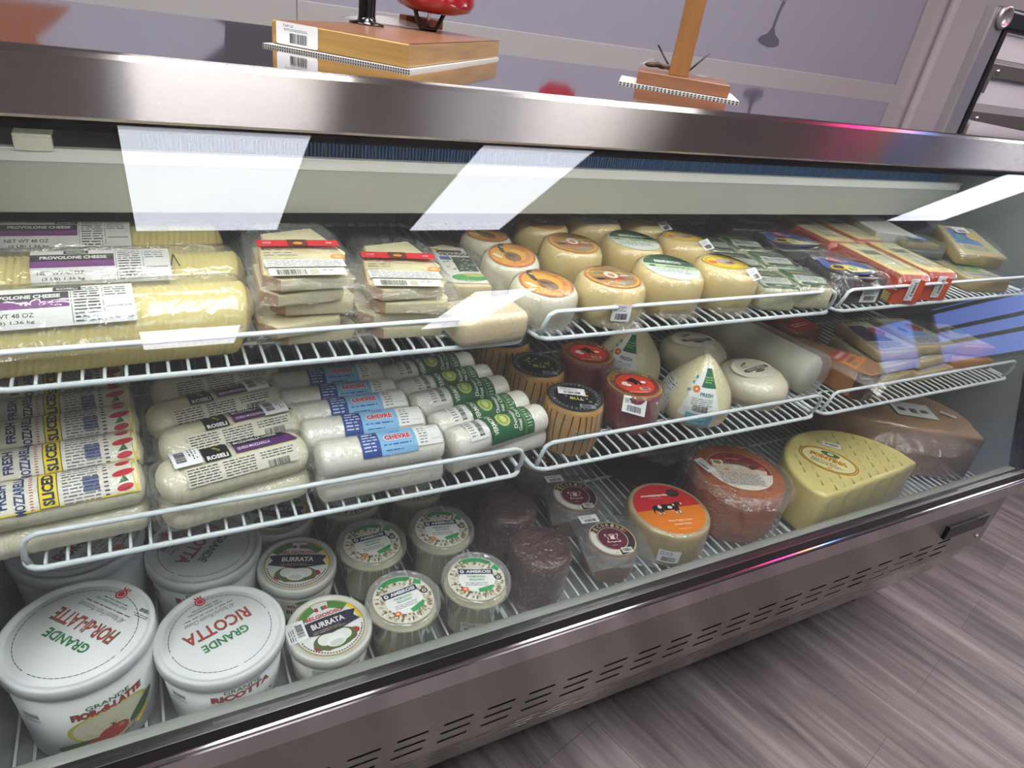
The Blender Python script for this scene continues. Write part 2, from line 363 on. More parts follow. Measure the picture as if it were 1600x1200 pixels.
decal(1.43, 1.43, [([(-.07, .01), (-.03, -.02), (.05, -.015), (.09, .01), (.1, .16), (-.09, .16)], '#a03038')],  # out of view, added to give the red reflection in the steel
  'red painted patch high on the lilac wall, mirrored in the steel top')
decal(.2, 1.327, [([(.016, 0), (.5, 0), (.55, .177), (.025, .177), (-.016, .136), (.059, .076), (.066, .024)], '#4a4650')],  # added above the view so the steel mirrors a dark area
  'dark grey painted shape on the lilac wall, mirrored beside the wooden base')
decal(-.12, 1.35, [([(0, 0), (-.05, .05), (-.1, .09), (-.08, .11), (.0, .13), (.02, .5), (-1.5, .5), (-1.5, .0)], '#8a5a48')],  # unseen shape put in for the brown reflection at the left
  'brown painted shape on the lilac wall, mirrored at the left end of the steel top')
# ceiling light panels; the last five are unseen, added to light case and room
ce = emis('ceiling_diffuser', '#f1f3ff', CEIL_E); ce2 = emis('added_diffuser_bright', '#f6f4f2', 14.0); ce3 = emis('added_diffuser_soft', '#f6f4f2', 3.0)  # bright and soft diffusers belong to the added panels
panels = PANELS
for i, (x0, x1, y0, y1) in enumerate(panels):
    t = thing('ceiling_light', 'white ceiling light panel '+['over the left end, mirrored largest in the case glass', 'over the middle of the case front, second largest mirror image', 'far right, mirrored at the glass right end', 'further back on the left, mirrored over the provolone', 'further back in the middle, mirrored by the white cheese block', 'over the left end of the worktop', 'over the ham stands on the worktop', 'over the right part of the case', 'beyond the right end of the case', 'over the service aisle behind the case'][i], 'ceiling light', ((x0+x1)/2, (y0+y1)/2, 2.745), 0, 'ceiling light panels')
    a, b = (x1-x0)/2, (y1-y0)/2
    MB().box(-a, a, -b, b, -.004, 0).build('diffuser', ce if i < 5 else (ce3 if i == len(panels)-1 else ce2), t)
    MB().box(-a-.02, a+.02, -b-.02, -b, -.01, .005).box(-a-.02, a+.02, b, b+.02, -.01, .005).box(-a-.02, -a, -b, b, -.01, .005).box(a, a+.02, -b, b, -.01, .005).build('frame', fr, t)
# unseen coloured strips added for their reflection on the fascia, then a lit screen
t = thing('added_colour_glow', 'hanging light of pink, orange and blue tubes, mirrored on the worktop edge', 'light', (0, 0, 0))
rbox('hanger_bar', 2.95, 3.52, .2, .26, 2.68, 2.74, mat('cabinet_black', '#1c1a20', .4), t)
for n_, x0, x1, c_ in (('pink_glow', 2.98, 3.18, '#ff2e92'), ('orange_glow', 3.21, 3.35, '#ff9440'), ('blue_glow', 3.38, 3.48, '#3a9cff')):
    MB().prism(rrect(x0, x1, -.05, .50, .03), 2.63, 2.675).build(n_, emis(n_, c_, 11), t)
t = thing('lit_picture_screen', 'small lit screen with pink and orange spots, mirrored in the glass before the round cheeses', 'screen', (3.25, -2.0, 0), -40)
rbox('stand_pole', -.02, .02, .02, .05, 0, 1.5, mat('cabinet_black', '#1c1a20', .4), t); rbox('screen_frame', -.2, .2, 0, .02, 1.48, 1.79, _m['cabinet_black'], t)
sc_ = MB().box(-.16, .16, -.004, 0, 1.50, 1.62).build('white_picture', emis('screen_white', '#c8ccdd', 1.6), t)
MB().lathe([(.10, 0), (0, .003)], 24).build('pink_picture', emis('screen_pink', '#ff5fae', 2.6), t).matrix_local = Matrix.Translation((.06, -.005, 1.70)) @ Matrix.Rotation(R(90), 4, 'X') @ Matrix.Diagonal((1.1, .55, 1, 1))
MB().lathe([(.10, 0), (0, .003)], 24).build('orange_picture', emis('screen_orange', '#ff5a2c', 2.6), t).matrix_local = Matrix.Translation((-.04, -.006, 1.63)) @ Matrix.Rotation(R(90), 4, 'X') @ Matrix.Diagonal((1.1, .5, 1, 1))
# ================================================================ DISPLAY CASE
XL, XR = -.215, 1.745
TILT = R(19); GY, GZ = .54, .575
gy = lambda z: GY+(z-GZ)*math.tan(TILT)
st = steel('brushed_steel', '#d6d0cd', .09, .95)
st2 = steel('brushed_steel_base', '#a19e97', .16, .8)
top_m = mat('polished_steel_top', '#e6e3e6', .06, 1, noise_a=.04, noise_s=3)
blk = mat('black_trim', '#0b0b0d', .3)
wht = mat('white_liner', '#c3c9ca', .4, noise_a=.05, noise_s=5)
gry = mat('grey_liner', '#8b9192', .35, noise_a=.12, noise_s=4)
case = thing('display_case', 'long refrigerated glass-front display case with brushed steel top and slotted steel base', 'display case', (0, 0, 0))
# worktop with a rolled front fascia
mb = MB(); y0, y1 = .745, 1.30
prof = [(y0+.012, 1.205), (y0+.002, 1.205), (y0, 1.208), (y0, 1.258), (y0+.002, 1.2625), (y0+.006, 1.264)]
x0, x1 = XL-.06, XR+.06
vs = []; 
for (y, z) in prof: vs += [(x0, y, z), (x1, y, z)]
mb.add(vs, [(2*i, 2*i+1, 2*i+3, 2*i+2)[::-1] for i in range(len(prof)-1)], 0, False)
mb.build('worktop_fascia', st, case)
MB().box(x0, x1, y0+.006, y1, 1.225, 1.264).build('worktop', top_m, case, .0015)
# vented base panel with real slots
def slotted(name, P0, U, V, W, Hh, slots, m_):
    P0, U, V = Vector(P0), Vector(U), Vector(V); mb = MB(); rows = {}
    for a, b, l, t_ in slots: rows.setdefault(round(b, 5), []).append((a, l, t_))
    def face(pts): mb.add([tuple(P0+U*a+V*b) for a, b in pts], [tuple(range(len(pts)))])
    y = 0
    for b in sorted(rows):
        t_ = rows[b][0][2]; face([(0, y), (W, y), (W, b-t_/2), (0, b-t_/2)]); y = b+t_/2
        x = None; h = t_/2
        for a, l, _ in sorted(rows[b]):
            L_ = [(0, b+h), (0, b-h)] if x is None else [(x-h, b+h), (x, b), (x-h, b-h)]
            face(L_+[(a+h, b-h), (a, b), (a+h, b+h)]); x = a+l
        face([(x-h, b+h), (x, b), (x-h, b-h), (W, b-h), (W, b+h)])
    face([(0, y), (W, y), (W, Hh), (0, Hh)])
    o = mb.build(name, m_, case); s = o.modifiers.new('thickness', 'SOLIDIFY'); s.thickness = .0015; s.offset = -1 if name.endswith('upper') else 1
    return o
BX0, BX1 = XL-.02, XR+.02
FB = .343
sl1 = [(.307+.0733*k-BX0-d, z-FB, .051, .0048) for k in range(-7, 18) for z, d in ((.400, 0), (.381, .004), (.362, .008)) if .307+.0733*k-d > BX0+.02]
slotted('vent_panel_upper', (BX0, .545, FB), (1, 0, 0), (0, 0, 1), BX1-BX0, .51-FB, sl1, st2)
dv = Vector((0, .060, -.155)); Lf = dv.length; dv.normalize()
sl2 = [(.30+.0733*k-BX0-d, b, .051, .0048) for k in range(-7, 18) for b, d in ((.026, 0), (.052, .004), (.078, .008)) if .30+.0733*k-d > BX0+.02]
slotted('vent_panel_lower', (BX0, .545, FB), (1, 0, 0), tuple(dv), BX1-BX0, Lf, [(a, b, l, t_) for a, b, l, t_ in sl2], st2)
for xs in (BX0, BX1-.002):
    pr = [(.547, .5), (.547, .346), (.606, .19), (1.278, .19), (1.278, .5)]
    MB().add([(x, y, z) for x in (xs, xs+.002) for y, z in pr], [(0, 1, 2, 3, 4), (9, 8, 7, 6, 5)]+[(i, i+5, (i+1) % 5+5, (i+1) % 5) for i in range(5)]).build('base_side', mat('side_steel', '#8d8886', .3, 1), case)
MB().box(BX0, BX1, 1.278, 1.28, .19, 1.22).build('base_back', mat('side_steel', '#8d8886', .3, 1), case)
MB().box(BX0+.004, BX1-.004, .66, 1.27, .19, .47).box(BX0+.004, BX1-.004, .575, .66, .35, .47).build('base_housing', mat('housing_black', '#08080a', .8), case)
for k, x in enumerate((BX0+.08, .75, BX1-.08)):
    for y in (.72, 1.2): MB().lathe([(.022, 0), (.022, .02), (.012, .03), (.012, .192)], 12).build('leg', blk, case).location = (x, y, 0)
for x in (.272-.005, .793, 1.321, -.2):
    s = MB().lathe([(.0062, 0), (.006, .0015), (.004, .0028), (0, .003)], 16).build('screw', mat('chrome', '#d8d8dc', .12, 1), case); s.location = (x, .545, .501-.003); s.rotation_euler = (R(90), 0, 0)
    MB().box(-.0045, .0045, -.0008, .0008, .0026, .0032).box(-.0008, .0008, -.0045, .0045, .0026, .0032).build('cross_slot', blk, s)
s = MB().lathe([(.0062, 0), (.006, .0015), (.004, .0028), (0, .003)], 16).build('screw', _m['chrome'], case); s.location = (1.735, .545, .372); s.rotation_euler = (R(90), 0, 0)
# steel bumper lip
mb = MB(); lip = [(.553, .557), (.538, .5565), (.5325, .554), (.5315, .5505), (.530, .549), (.530, .515), (.5315, .513), (.545, .5085)]
vs = []
for (y, z) in lip: vs += [(BX0-.002, y, z), (BX1+.002, y, z)]
mb.add(vs, [(2*i, 2*i+1, 2*i+3, 2*i+2) for i in range(len(lip)-1)], 0, False)
mb.build('bumper_lip', steel('brushed_steel_lip', '#bdb6b8', .08, .5), case)
MB().box(BX0, BX1, .534, .552, .5565, .5775).build('lower_gasket', blk, case, .0015)
# name plate with raised lettering too dark to read
pl = MB().box(1.555, 1.72, .539, .5455, .415, .452).build('name_plate', mat('plate_black', '#17151c', .35), case, .001)
MB().box(1.575, 1.705, .5385, .54, .442, .4445).box(1.575, 1.705, .5385, .54, .424, .4265).build('plate_line', mat('plate_print', '#34313c', .5), pl)
# liner
MB().box(XL, XR, .575, 1.25, .472, .484).build('deck_pan', gry, case)
MB().box(XL, XR, 1.24, 1.255, .484, 1.2).build('back_liner', mat('back_liner', '#74797b', .4, noise_a=.15, noise_s=5), case)
MB().box(XL, XR, .79, 1.25, 1.1965, 1.204).build('canopy_liner', wht, case)
lg = MB(); lp = [(.548, .572), (.562, .572), (.572, .569), (.576, .562), (.577, .484)]
vs = []
for (y, z) in lp: vs += [(XL, y, z), (XR, y, z)]
lg.add(vs, [(2*i, 2*i+1, 2*i+3, 2*i+2) for i in range(len(lp)-1)], 0, True)
lg.build('front_ledge', mat('ledge_grey', '#9da19c', .25, noise_a=.1, noise_s=8), case)
for nm, xa, xb in (('left_end_wall', XL-.015, XL), ('right_end_wall', XR, XR+.015)):
    vs = [(x, y, z) for x in (xa, xb) for y, z in ((.555, .484), (1.25, .484), (1.25, 1.2), (gy(1.2)+.025, 1.2), (gy(.58)+.025, .58))]
    MB().add(vs, [(0, 1, 2, 3, 4), (9, 8, 7, 6, 5)]+[(i, i+5, (i+1) % 5+5, (i+1) % 5) for i in range(5)]).build(nm, mat('end_wall', '#8f9799', .3, noise_a=.1, noise_s=3), case)
    xo = xa-.012 if xa < 0 else xa
    vs = [(x, y, z) for x in (xo, xo+.027) for y, z in ((GY-.004, .556), (GY+.026, .556), (gy(1.205)+.028, 1.205), (gy(1.205)-.004, 1.205))]
    MB().add(vs, [(0, 1, 2, 3), (7, 6, 5, 4)]+[(i, i+4, (i+1) % 4+4, (i+1) % 4) for i in range(4)]).build('end_post', blk, case)
MB().box(XL, XR, gy(1.190)+.019, gy(1.2)+.032, 1.1905, 1.205).build('header_band', blk, case)
led = MB().box(XL+.05, XR-.05, .79, .815, 1.1925, 1.1965).build('lamp_housing', wht, case)
MB().box(XL+.06, XR-.06, .794, .811, 1.189, 1.1925).build('led_lamp', emis('led_tube', '#f6f4ee', LED_E), led)
# double glazing
glz = clear('glazing', .004, f0=.045, rough=.0, tint='#fcfdfd')
for nm, off in (('outer_pane', 0), ('inner_pane', .0125)):
    vs = [(x, gy(z)+off+t_, z) for x in (XL+.002, XR-.002) for z, t_ in ((.578, 0), (1.204, 0), (1.204, .004), (.578, .004))]
    MB().add(vs, [(3, 2, 1, 0), (4, 5, 6, 7)]+[(i, i+4, (i+1) % 4+4, (i+1) % 4)[::-1] for i in range(4)][::-1]).build(nm, glz, case)
# evaporator coil in its drip pan
PX0, PX1 = .0, 1.70
dp = MB().box(XL+.005, 1.715, .95, .955, 1.057, 1.131).box(XL+.005, 1.715, .955, 1.24, 1.057, 1.061).build('drip_pan', mat('pan_grey', '#c6cac2', .28, .2, noise_a=.06, noise_s=4), case, .0015)
cm = MB()
for i in range(0, 330):
    x = .0+i*.0051; cm.box(x, x+.0009, .975, 1.16, 1.085, 1.190)
cm.build('coil_fins', mat('coil_blue', '#5f98cc', .4, .2), case)
MB().box(0, 1.68, .985, 1.15, 1.09, 1.185).build('coil_block', mat('coil_dark', '#10182a', .5), case)
cb = MB()
for i in range(0, 70):
    x = .01+i*.024; j = .004*math.sin(i*2.3); cb.tube([(x+j, .972, 1.190), (x-j*.5, .969, 1.155), (x+j, .971, 1.12)], .0007, 5)
cb.build('coil_fin_edges', mat('coil_edge', '#aab7bf', .3, .8), case)
MB().box(-.125, -.088, .94, .953, 1.131, 1.146).box(-.125, -.088, .94, 1.0, 1.146, 1.150).build('white_clip', mat('clip_white', '#e4e4da', .4), case, .001)
for x in (.44, 1.06, -.17, 1.72):
    for z, d in ((.938, 1.10), (.75, 1.1)): MB().add([(x-.004, .86, z+.012), (x+.004, .86, z+.012), (x+.004, 1.235, z+.012), (x-.004, 1.235, z+.012), (x-.004, .86, z), (x+.004, .86, z), (x+.004, 1.235, z-.05), (x-.004, 1.235, z-.05)], [(0, 1, 2, 3), (4, 7, 6, 5), (0, 4, 5, 1), (1, 5, 6, 2), (2, 6, 7, 3), (3, 7, 4, 0)]).build('shelf_bracket', mat('bracket_dark', '#2c2a28', .5), case)
    MB().box(x-.012, x+.012, 1.228, 1.24, .5, 1.06).build('shelf_standard', mat('bracket_dark', '#2c2a28', .5), case)

MB().box(XL+.005, 1.715, .944, .956, 1.1312, 1.1338).box(XL+.005, 1.715, .9475, .9495, 1.118, 1.1312).build('pan_lip', mat('lip_highlight', '#f2f5f5', .35), case)  # lip and strip coloured whiter for the lamp light caught on the edge
# wire shelves
ww = mat('white_wire_coating', '#dde6ea', .35, coat=.3)
def shelf(x0, x1, y, z, zr, depth, label, grp, yr=None):
    t = thing('wire_shelf', label, 'shelf', ((x0+x1)/2, y, z), 0, grp); W = (x1-x0)/2; r = .020
    pts = []
    for p in rrect(-W, W, 0, depth, r, 4): pts.append((p[0], p[1], 0))
    MB().tube(pts, .0034, 8, closed=True).build('rim', ww, t)
    mb = MB(); n = int(round((x1-x0)/.0195)); dx = (x1-x0)/n
    for i in range(1, n):
        X = -W+dx*i; mb.tube([(X, 0, .0005), (X, .01, .003), (X, depth, .003)], .0019, 6)
    mb.build('floor_wires', ww, t)
    MB().tube([(-W+.003, depth*.12, -.001), (W-.003, depth*.12, -.001)], .002, 6).tube([(-W+.003, depth*.6, -.001), (W-.003, depth*.6, -.001)], .002, 6).build('cross_wires', ww, t)
    h = zr-z; q = .014; pts = [(-W+.006, .010, 0), (-W+.004, .003, h*.35), (-W+.006, 0, h-q), (-W+.010, 0, h-q*.3), (-W+.006+q, 0, h)]
    pts = pts+[(-p[0], p[1], p[2]) for p in pts[::-1]]
    MB().tube(pts, .0032, 8).build('guard_rail', ww, t)
    return t
SX = [(-.157, .434), (.455, 1.053), (1.068, 1.70)]
MZ, TZ, DZ = .775, .962, .505
for i, (a, b) in enumerate(SX):
    w_ = ['left', 'middle', 'right'][i]
    shelf(a, b, .70, TZ-.003, TZ+.038, .50, 'white wire shelf with guard rail, upper tier, %s section' % w_, 'upper tier wire shelves')
    shelf(a, b, .648, MZ-.003, MZ+.044, .56, 'white wire shelf with guard rail, middle tier, %s section' % w_, 'middle tier wire shelves')
for i, (a, b) in enumerate([(XL+.004, .432), (.436, 1.083), (1.087, XR-.004)]):
    t = thing('wire_rack', 'white wire floor rack on the case deck, %s section' % ['left', 'middle', 'right'][i], 'rack', ((a+b)/2, .592, DZ-.003), 0, 'deck wire racks')
    mb = MB(); W = (b-a)/2; n = int(round((b-a)/.0195))
    for k in range(n+1): mb.tube([(-W+(b-a)*k/n, 0, .001), (-W+(b-a)*k/n, .63, .001)], .0019, 6)
    mb.build('floor_wires', ww, t)
    MB().tube([(-W, .015, -.003), (W, .015, -.003)], .003, 6).tube([(-W, .3, -.003), (W, .3, -.003)], .003, 6).tube([(-W, .6, -.003), (W, .6, -.003)], .003, 6).build('cross_wires', ww, t)
    MB().box(-W+.02, -W+.03, .1, .5, -.0205, -.006).build('foot_runner', ww, t); MB().box(W-.03, W-.02, .1, .5, -.0205, -.006).build('foot_runner', ww, t)
# ================================================================ PRODUCTS
rnd = random.Random(7)
film = clear('clear_film', .06, '#f2f2ee', f0=.05, rough=.10, bump=.7, bump_s=55, crease_glint=.11)
film_t = clear('tight_film', .015, '#f4f4f0', f0=.045, rough=.08, bump=.5, bump_s=60, crease_glint=.12)
bagm = clear('vacuum_bag', .22, '#9aa2a6', f0=.08, rough=.14, bump=.8, bump_s=40, crease_glint=.25)
clearpl = clear('clear_plastic', .10, '#f0f2ee', f0=.07, rough=.06)
white_pl = mat('white_tub_plastic', '#e3e6e6', .32, noise_a=.02, noise_s=8, sss=.1)
milky = mat('milky_plastic', '#d9dbd2', .3, noise_a=.02, noise_s=8, sss=.2)
RED, GRN, NAVY, YEL, WHT, BLK = '#c9213a', '#2f7d4b', '#20305c', '#f0d21c', '#eef0ee', '#17171a'
def nz(x, y, z, s=1.0, k=30): return noise.noise(Vector((x*k, y*k, z*k)))*s
# ---- tubs ----------------------------------------------------------
def tub(name, label, cat, loc, rz, r, h, m_b, m_l, group=None, taper=.88, wall=True):
    t = thing(name, label, cat, loc, rz, group); b = r*taper*.965
    rb = r*.955
    MB().lathe([(b-.004, 0), (b, .004), (rb, h-.016)], 56).build('tub_body', m_b, t)
    MB().lathe([(r-.003, h-.018), (r, h-.016), (r, h-.003), (r-.001, h-.0008), (r-.003, h), (r-.006, h-.0008), (r-.008, h-.0035), (r-.011, h-.0035), (r-.0125, h-.002), (0, h-.002)], 64).build('lid', m_l, t)
    return t, (lambda z: b+(rb-b)*z/(h-.016))
def grande(loc, rz, r, h, word, label, small, group, side_rz=-8):
    t, rf = tub('cheese_tub', label, 'cheese tub', loc, 0, r, h, white_pl, white_pl, group)
    a = Art(); k = r/.08; q = r*.78
    n = 64                                            # ring of tiny print
    for i in range(n):
        if i % 16 == 15: continue
        a0 = 360*i/n; a.ell(0, 0, q, q, '#5a5c60', n=2, a0=a0, a1=a0+4.4, inner=.985)
    a.text(word, 0, -.010*k, .086*k, .020*k, '#2f7d4b', bold=.03); a.text(word, 0, -.010*k, .083*k, .0175*k, RED, bold=.0)
    a.text('GRANDE', 0, .014*k, .060*k, .013*k, GRN, bold=.03)
    a.text('All Natural '+small, 0, -.032*k, .066*k, .0075*k, '#77797d', bold=.0, shear=.3)
    a.fine(-.035*k, -.042*k, .035*k, -.038*k, 1, 3, '#8a6f72')
    a.text('KEEP REFRIGERATED', 0, -.047*k, .045*k, .0032*k, GRN, bold=.01); a.fine(-.02*k, -.053*k, .02*k, -.050*k, 1, 5, GRN)
    a.ell(.0*k, -.062*k, .0068*k, .0068*k, RED); a.ell(0, -.062*k, .0048*k, .0048*k, WHT); a.ell(0, -.062*k, .004*k, .004*k, RED)
    for d in (-30, 0, 30): a.poly([(-.001*k+.006*k*math.sin(R(d))-.0015*k, -.069*k), (.006*k*math.sin(R(d))+.0005*k, -.069*k), (.0095*k*math.sin(R(d)), -.0745*k)], RED)
    if loc[1] > .7: a.bars(.016*k, -.052*k, .03*k, -.044*k, 8); a.fine(.01*k, -.061*k, .034*k, -.054*k, 3, 9)
    elif word[0] == 'F': a.bars(-.050*k, -.057*k, -.036*k, -.052*k, 3, vert=False); a.fine(-.054*k, -.049*k, -.032*k, -.044*k, 2, 2)
    a.build('lid_print', flat(h-.002, rz=rz), t)
    s = Art(); s.text(word, 0, .012, .075*k, .013*k, '#2f7d4b', bold=.07); s.text(word, 0, .012, .072*k, .011*k, RED, bold=.04); s.text('GRANDE', 0, .023, .045*k, .0075, GRN, bold=.02)
    if word[0] == 'F':
        s.ell(.0, -.018, .046, .028, '#d9cf4a', inner=.9); s.ell(0, -.018, .041, .025, '#e6e4c4')
        s.ell(-.034, -.045, .028, .0095, '#2e5a2c', rot=8); s.ell(.036, -.026, .022, .008, '#2e5a2c', rot=38)
        s.ell(.0, -.036, .0165, .012, '#c8412e'); s.ell(-.018, -.044, .012, .009, '#c23a2a'); s.ell(.008, -.032, .004, .0025, '#e88a76')
        for d in (-35, 0, 35): s.poly([(-.001, -.024), (.001, -.024), (.006*math.sin(R(d)), -.017)], '#2e5a2c')
        s.poly([(-.042, -.056), (-.01, -.054), (.03, -.042), (.045, -.030), (.045, -.036), (.03, -.049), (-.01, -.061), (-.042, -.062)], '#e5cf22'); s.text('GENUINE', .006, -.052, .04, .0045, '#5b6b1c', rot=14)
    else:
        s.ell(0, -.018, .034, .010, '#e0e4dc'); s.poly([(-.04, -.030), (.0, -.034), (.042, -.018), (.044, -.022), (.0, -.04), (-.04, -.036)], '#2f7d3b')
        s.ell(-.012, -.022, .018, .006, '#8c4a3a'); s.ell(.02, -.018, .012, .004, '#b0574a'); s.fine(-.036, -.046, .02, -.042, 2, 5)
    s.build('side_print', sidemap(rf, z=h*.52, a0=side_rz), t)
    a2 = Art().bars(-.010, -.004, .010, .004, 4).fine(-.012, -.012, .012, -.006, 2, 3); a2.build('side_barcode', sidemap(rf, z=h*.62, a0=-62+side_rz), t)
    return t
g = 'white round cheese tubs on the deck'
grande((-.128, .667, DZ), 134, .081, .145, 'FIOR-di-LATTE', 'tallest white tub reading FIOR-di-LATTE, front left corner of the deck', 'Fresh Mozzarella', g, 20)
grande((-.135, .836, DZ), 52, .081, .145, 'FIOR-di-LATTE', 'tall white tub standing behind the front FIOR-di-LATTE tub', 'Fresh Mozzarella', g)
grande((.0225, .648, DZ), 199, .078, .105, 'RICOTTA', 'front white RICOTTA tub between the FIOR-di-LATTE tub and the BURRATA', 'Ricotta Cheese', g, 12)
grande((.018, .812, DZ), 232, .078, .105, 'RICOTTA', 'rear white RICOTTA tub behind the front RICOTTA tub', 'Ricotta Cheese', g)
# ---- burrata -------------------------------------------------------
def burrata(loc, rz, label, first=None, stk=False):
    r, h = .0575, .075
    t, rf = tub('burrata_tub', label, 'cheese tub', loc, 0, r, h, milky, milky, 'round BURRATA tubs')
    a = Art(); q = .0475
    a.ell(0, 0, q, q, '#b89a4a'); a.ell(0, 0, q*.965, q*.965, '#e9ebe8'); a.ell(0, 0, q*.965, q*.965, YEL, n=16, a0=-5, a1=55, inner=.9)
    a.ell(0, 0, q*.86, q*.86, '#f3f3ee', inner=.985)
    a.ell(-.0, .0, q*.95, q*.95, '#4c8a3a', n=14, a0=38, a1=75, inner=.72); a.ell(0, 0, q*.95, q*.95, '#4c8a3a', n=14, a0=105, a1=150, inner=.76)
    a.rect(-.009, .031, -.0045, .038, '#b4283a', 1); a.rect(-.0045, .031, 0, .038, '#e8e8e8', 1); a.rect(0, .031, .004, .038, '#2f7d3b', 1); a.rect(.004, .031, .0085, .038, '#c23a3a', 1)
    a.text('BELGIOIOSO', 0, .0225, .052, .0068, '#b4283a', bold=.03)
    for x, y, rr in ((-.022, -.026, .009), (-.012, -.032, .007), (.02, -.026, .009), (.028, -.02, .007)): a.ell(x, y, rr, rr*.8, '#b32a22')
    a.ell(0, -.022, .030, .016, '#5a6a3a', n=24)
    for x, y in ((-.012, -.019), (.0, -.017), (.012, -.020)): a.ell(x, y, .011, .0095, '#e4e8e0', n=20)
    a.ell(.0, -.026, .0135, .0095, '#f1f4ee', n=24); a.ell(.0, -.029, .010, .005, '#d5ddd2', n=20)
    a.poly([(-.042, .014), (-.03, .0165), (0, .0175), (.03, .0165), (.042, .014), (.036, .005), (.042, -.004), (.03, -.006), (.0, -.012), (-.03, -.006), (-.042, -.004), (-.036, .005)], '#22283e')
    a.text('BURRATA', 0, .007, .046, .0095, '#f2f2f0', bold=.03); a.fine(-.024, -.0065, .024, -.001, 2, 2, '#b8a878')
    for i in range(30): a0 = 195+150*i/30; a.ell(0, 0, q*.935, q*.935, '#4a4c55', n=1, a0=a0, a1=a0+3.2, inner=.955)
    a.build('lid_label', flat(h-.002, rz=rz), t)
    s = Art(); s.rect(-.033, -.025, .033, .015, '#dfe2d6', .006); s.text('BELGIOIOSO', 0, .004, .046, .006, '#b4283a', bold=.03); s.text('BURRATA', 0, -.009, .05, .009, NAVY, bold=.03)
    s.ell(0, .011, .012, .004, '#4c8a3a'); s.build('side_label', sidemap(rf, z=.036, a0=-2), t)
    if stk: sticker(t, flat(h-.0022, -.044, .004, rz+88), .034, .026, 5)
    return t
burrata((.157, .634, DZ), 7, 'front BURRATA tub with a white price sticker on its lid edge', stk=True)
burrata((.140, .765, DZ), -17, 'second BURRATA tub, directly behind the stickered one')
burrata((.132, .888, DZ), -20, 'rearmost BURRATA tub, half hidden under the shelf')
# ---- grated cheese cups ---------------------------------------------
grated = mat('grated_cheese', '#e2dcae', .9, noise_a=.25, noise_s=260, bump=.6, bump_s=350)
def cup(loc, rz, label, first=None, stk=False):
    r, h = .0535, .095
    t = thing('grated_cheese_cup', label, 'cheese cup', loc, 0, 'clear cups of grated cheese')
    MB().lathe([(.0375, .002), (.0385, .004), (.0480, h-.022), (.047, h-.020), (0, h-.020)], 44).build('grated_cheese', grated, t)
    MB().lathe([(.036, 0), (.0395, .0015), (.040, .004), (.0495, h-.016), (.0515, h-.015), (.0515, h-.012)], 48, close=False).build('cup_wall', clearpl, t)
    MB().lathe([(.0515, h-.0155), (r, h-.0145), (r+.001, h-.010), (r-.001, h-.003), (r-.003, h), (r-.006, h-.001), (.0455, h-.006), (.0445, h-.0065), (0, h-.0065)], 56, close=False).build('lid', clear('cup_lid', .22, '#e9ece8', f0=.08, rough=.08), t)
    a = Art(); q = .0435
    a.ell(0, 0, q, q, '#e0dccb'); a.ell(0, 0, q*.98, q*.98, '#2f9a58', n=22, a0=52, a1=128, inner=.8)
    r2 = random.Random(3)
    for i in range(170):
        A = r2.uniform(0, 360); d = r2.uniform(.62, .93)*q; x, y = d*math.cos(R(A)), d*math.sin(R(A))
        if 58 < A < 122 and d > .78*q: continue
        a.ell(x, y, r2.uniform(.0016, .0036), r2.uniform(.001, .0022), r2.choice(['#8a7c5c', '#b7aa84', '#6d6a58', '#c4bb9a', '#f4f3ea']), n=8, rot=A)
    a.ell(0, -.004, .0275, .0235, '#f4f5f2'); a.rect(-.027, .0075, .026, .0175, '#1f2f5a', 1)
    a.ell(-.0215, .0125, .0034, .0034, WHT, n=14); a.ell(-.0215, .0125, .0016, .0016, '#1f2f5a', n=8); a.text('AMBROSI', .0035, .0125, .038, .0062, WHT, bold=.04)
    a.text('PARMIGIANO', 0, .0025, .028, .0045, '#43a566', bold=.02); a.text('REGGIANO', 0, -.0035, .023, .0045, '#43a566', bold=.02); a.fine(-.018, -.016, .018, -.008, 3, 3, '#70747a')
    a.ell(-.019, -.022, .0052, .0042, '#e2722c', n=14); a.ell(-.019, -.022, .0026, .0021, '#f3c89a', n=8)
    a.ell(.0335, .002, .0055, .0055, '#2a231c', n=14); a.ell(.0335, .002, .0032, .0032, '#e3dfd0', n=10); a.ell(.0335, .002, .0015, .0015, '#2a231c', n=8)
    a.poly([(.002, -.0285), (.020, -.0235), (.0255, -.0165), (.0235, -.0135), (.0, -.0215)], '#36a862'); a.poly([(.024, .02), (.034, .014), (.037, .02), (.03, .028)], '#36a862')
    a.build('lid_label', flat(h-.0064, rz=rz), t)
    if stk: sticker(t, sidemap(lambda z: .0405+.0095*z/(h-.016), z=.034, a0=-26), .032, .024, 6)
    return t
cup((.262, .634, DZ), 7, 'front left green labelled cup, next to the stickered BURRATA tub')
cup((.378, .636, DZ), -18, 'front right green labelled cup with a side barcode sticker, by the brown drum', stk=True)
cup((.368, .754, DZ), -10, 'green labelled cup in the second row, behind the one with the side sticker')
cup((.252, .757, DZ), 3, 'green labelled cup in the second row, beside the second BURRATA tub')
cup((.246, .872, DZ), 5, 'green labelled cup in the back row on the left, under the shelf')
cup((.362, .874, DZ), -5, 'green labelled cup in the back row on the right, under the shelf')
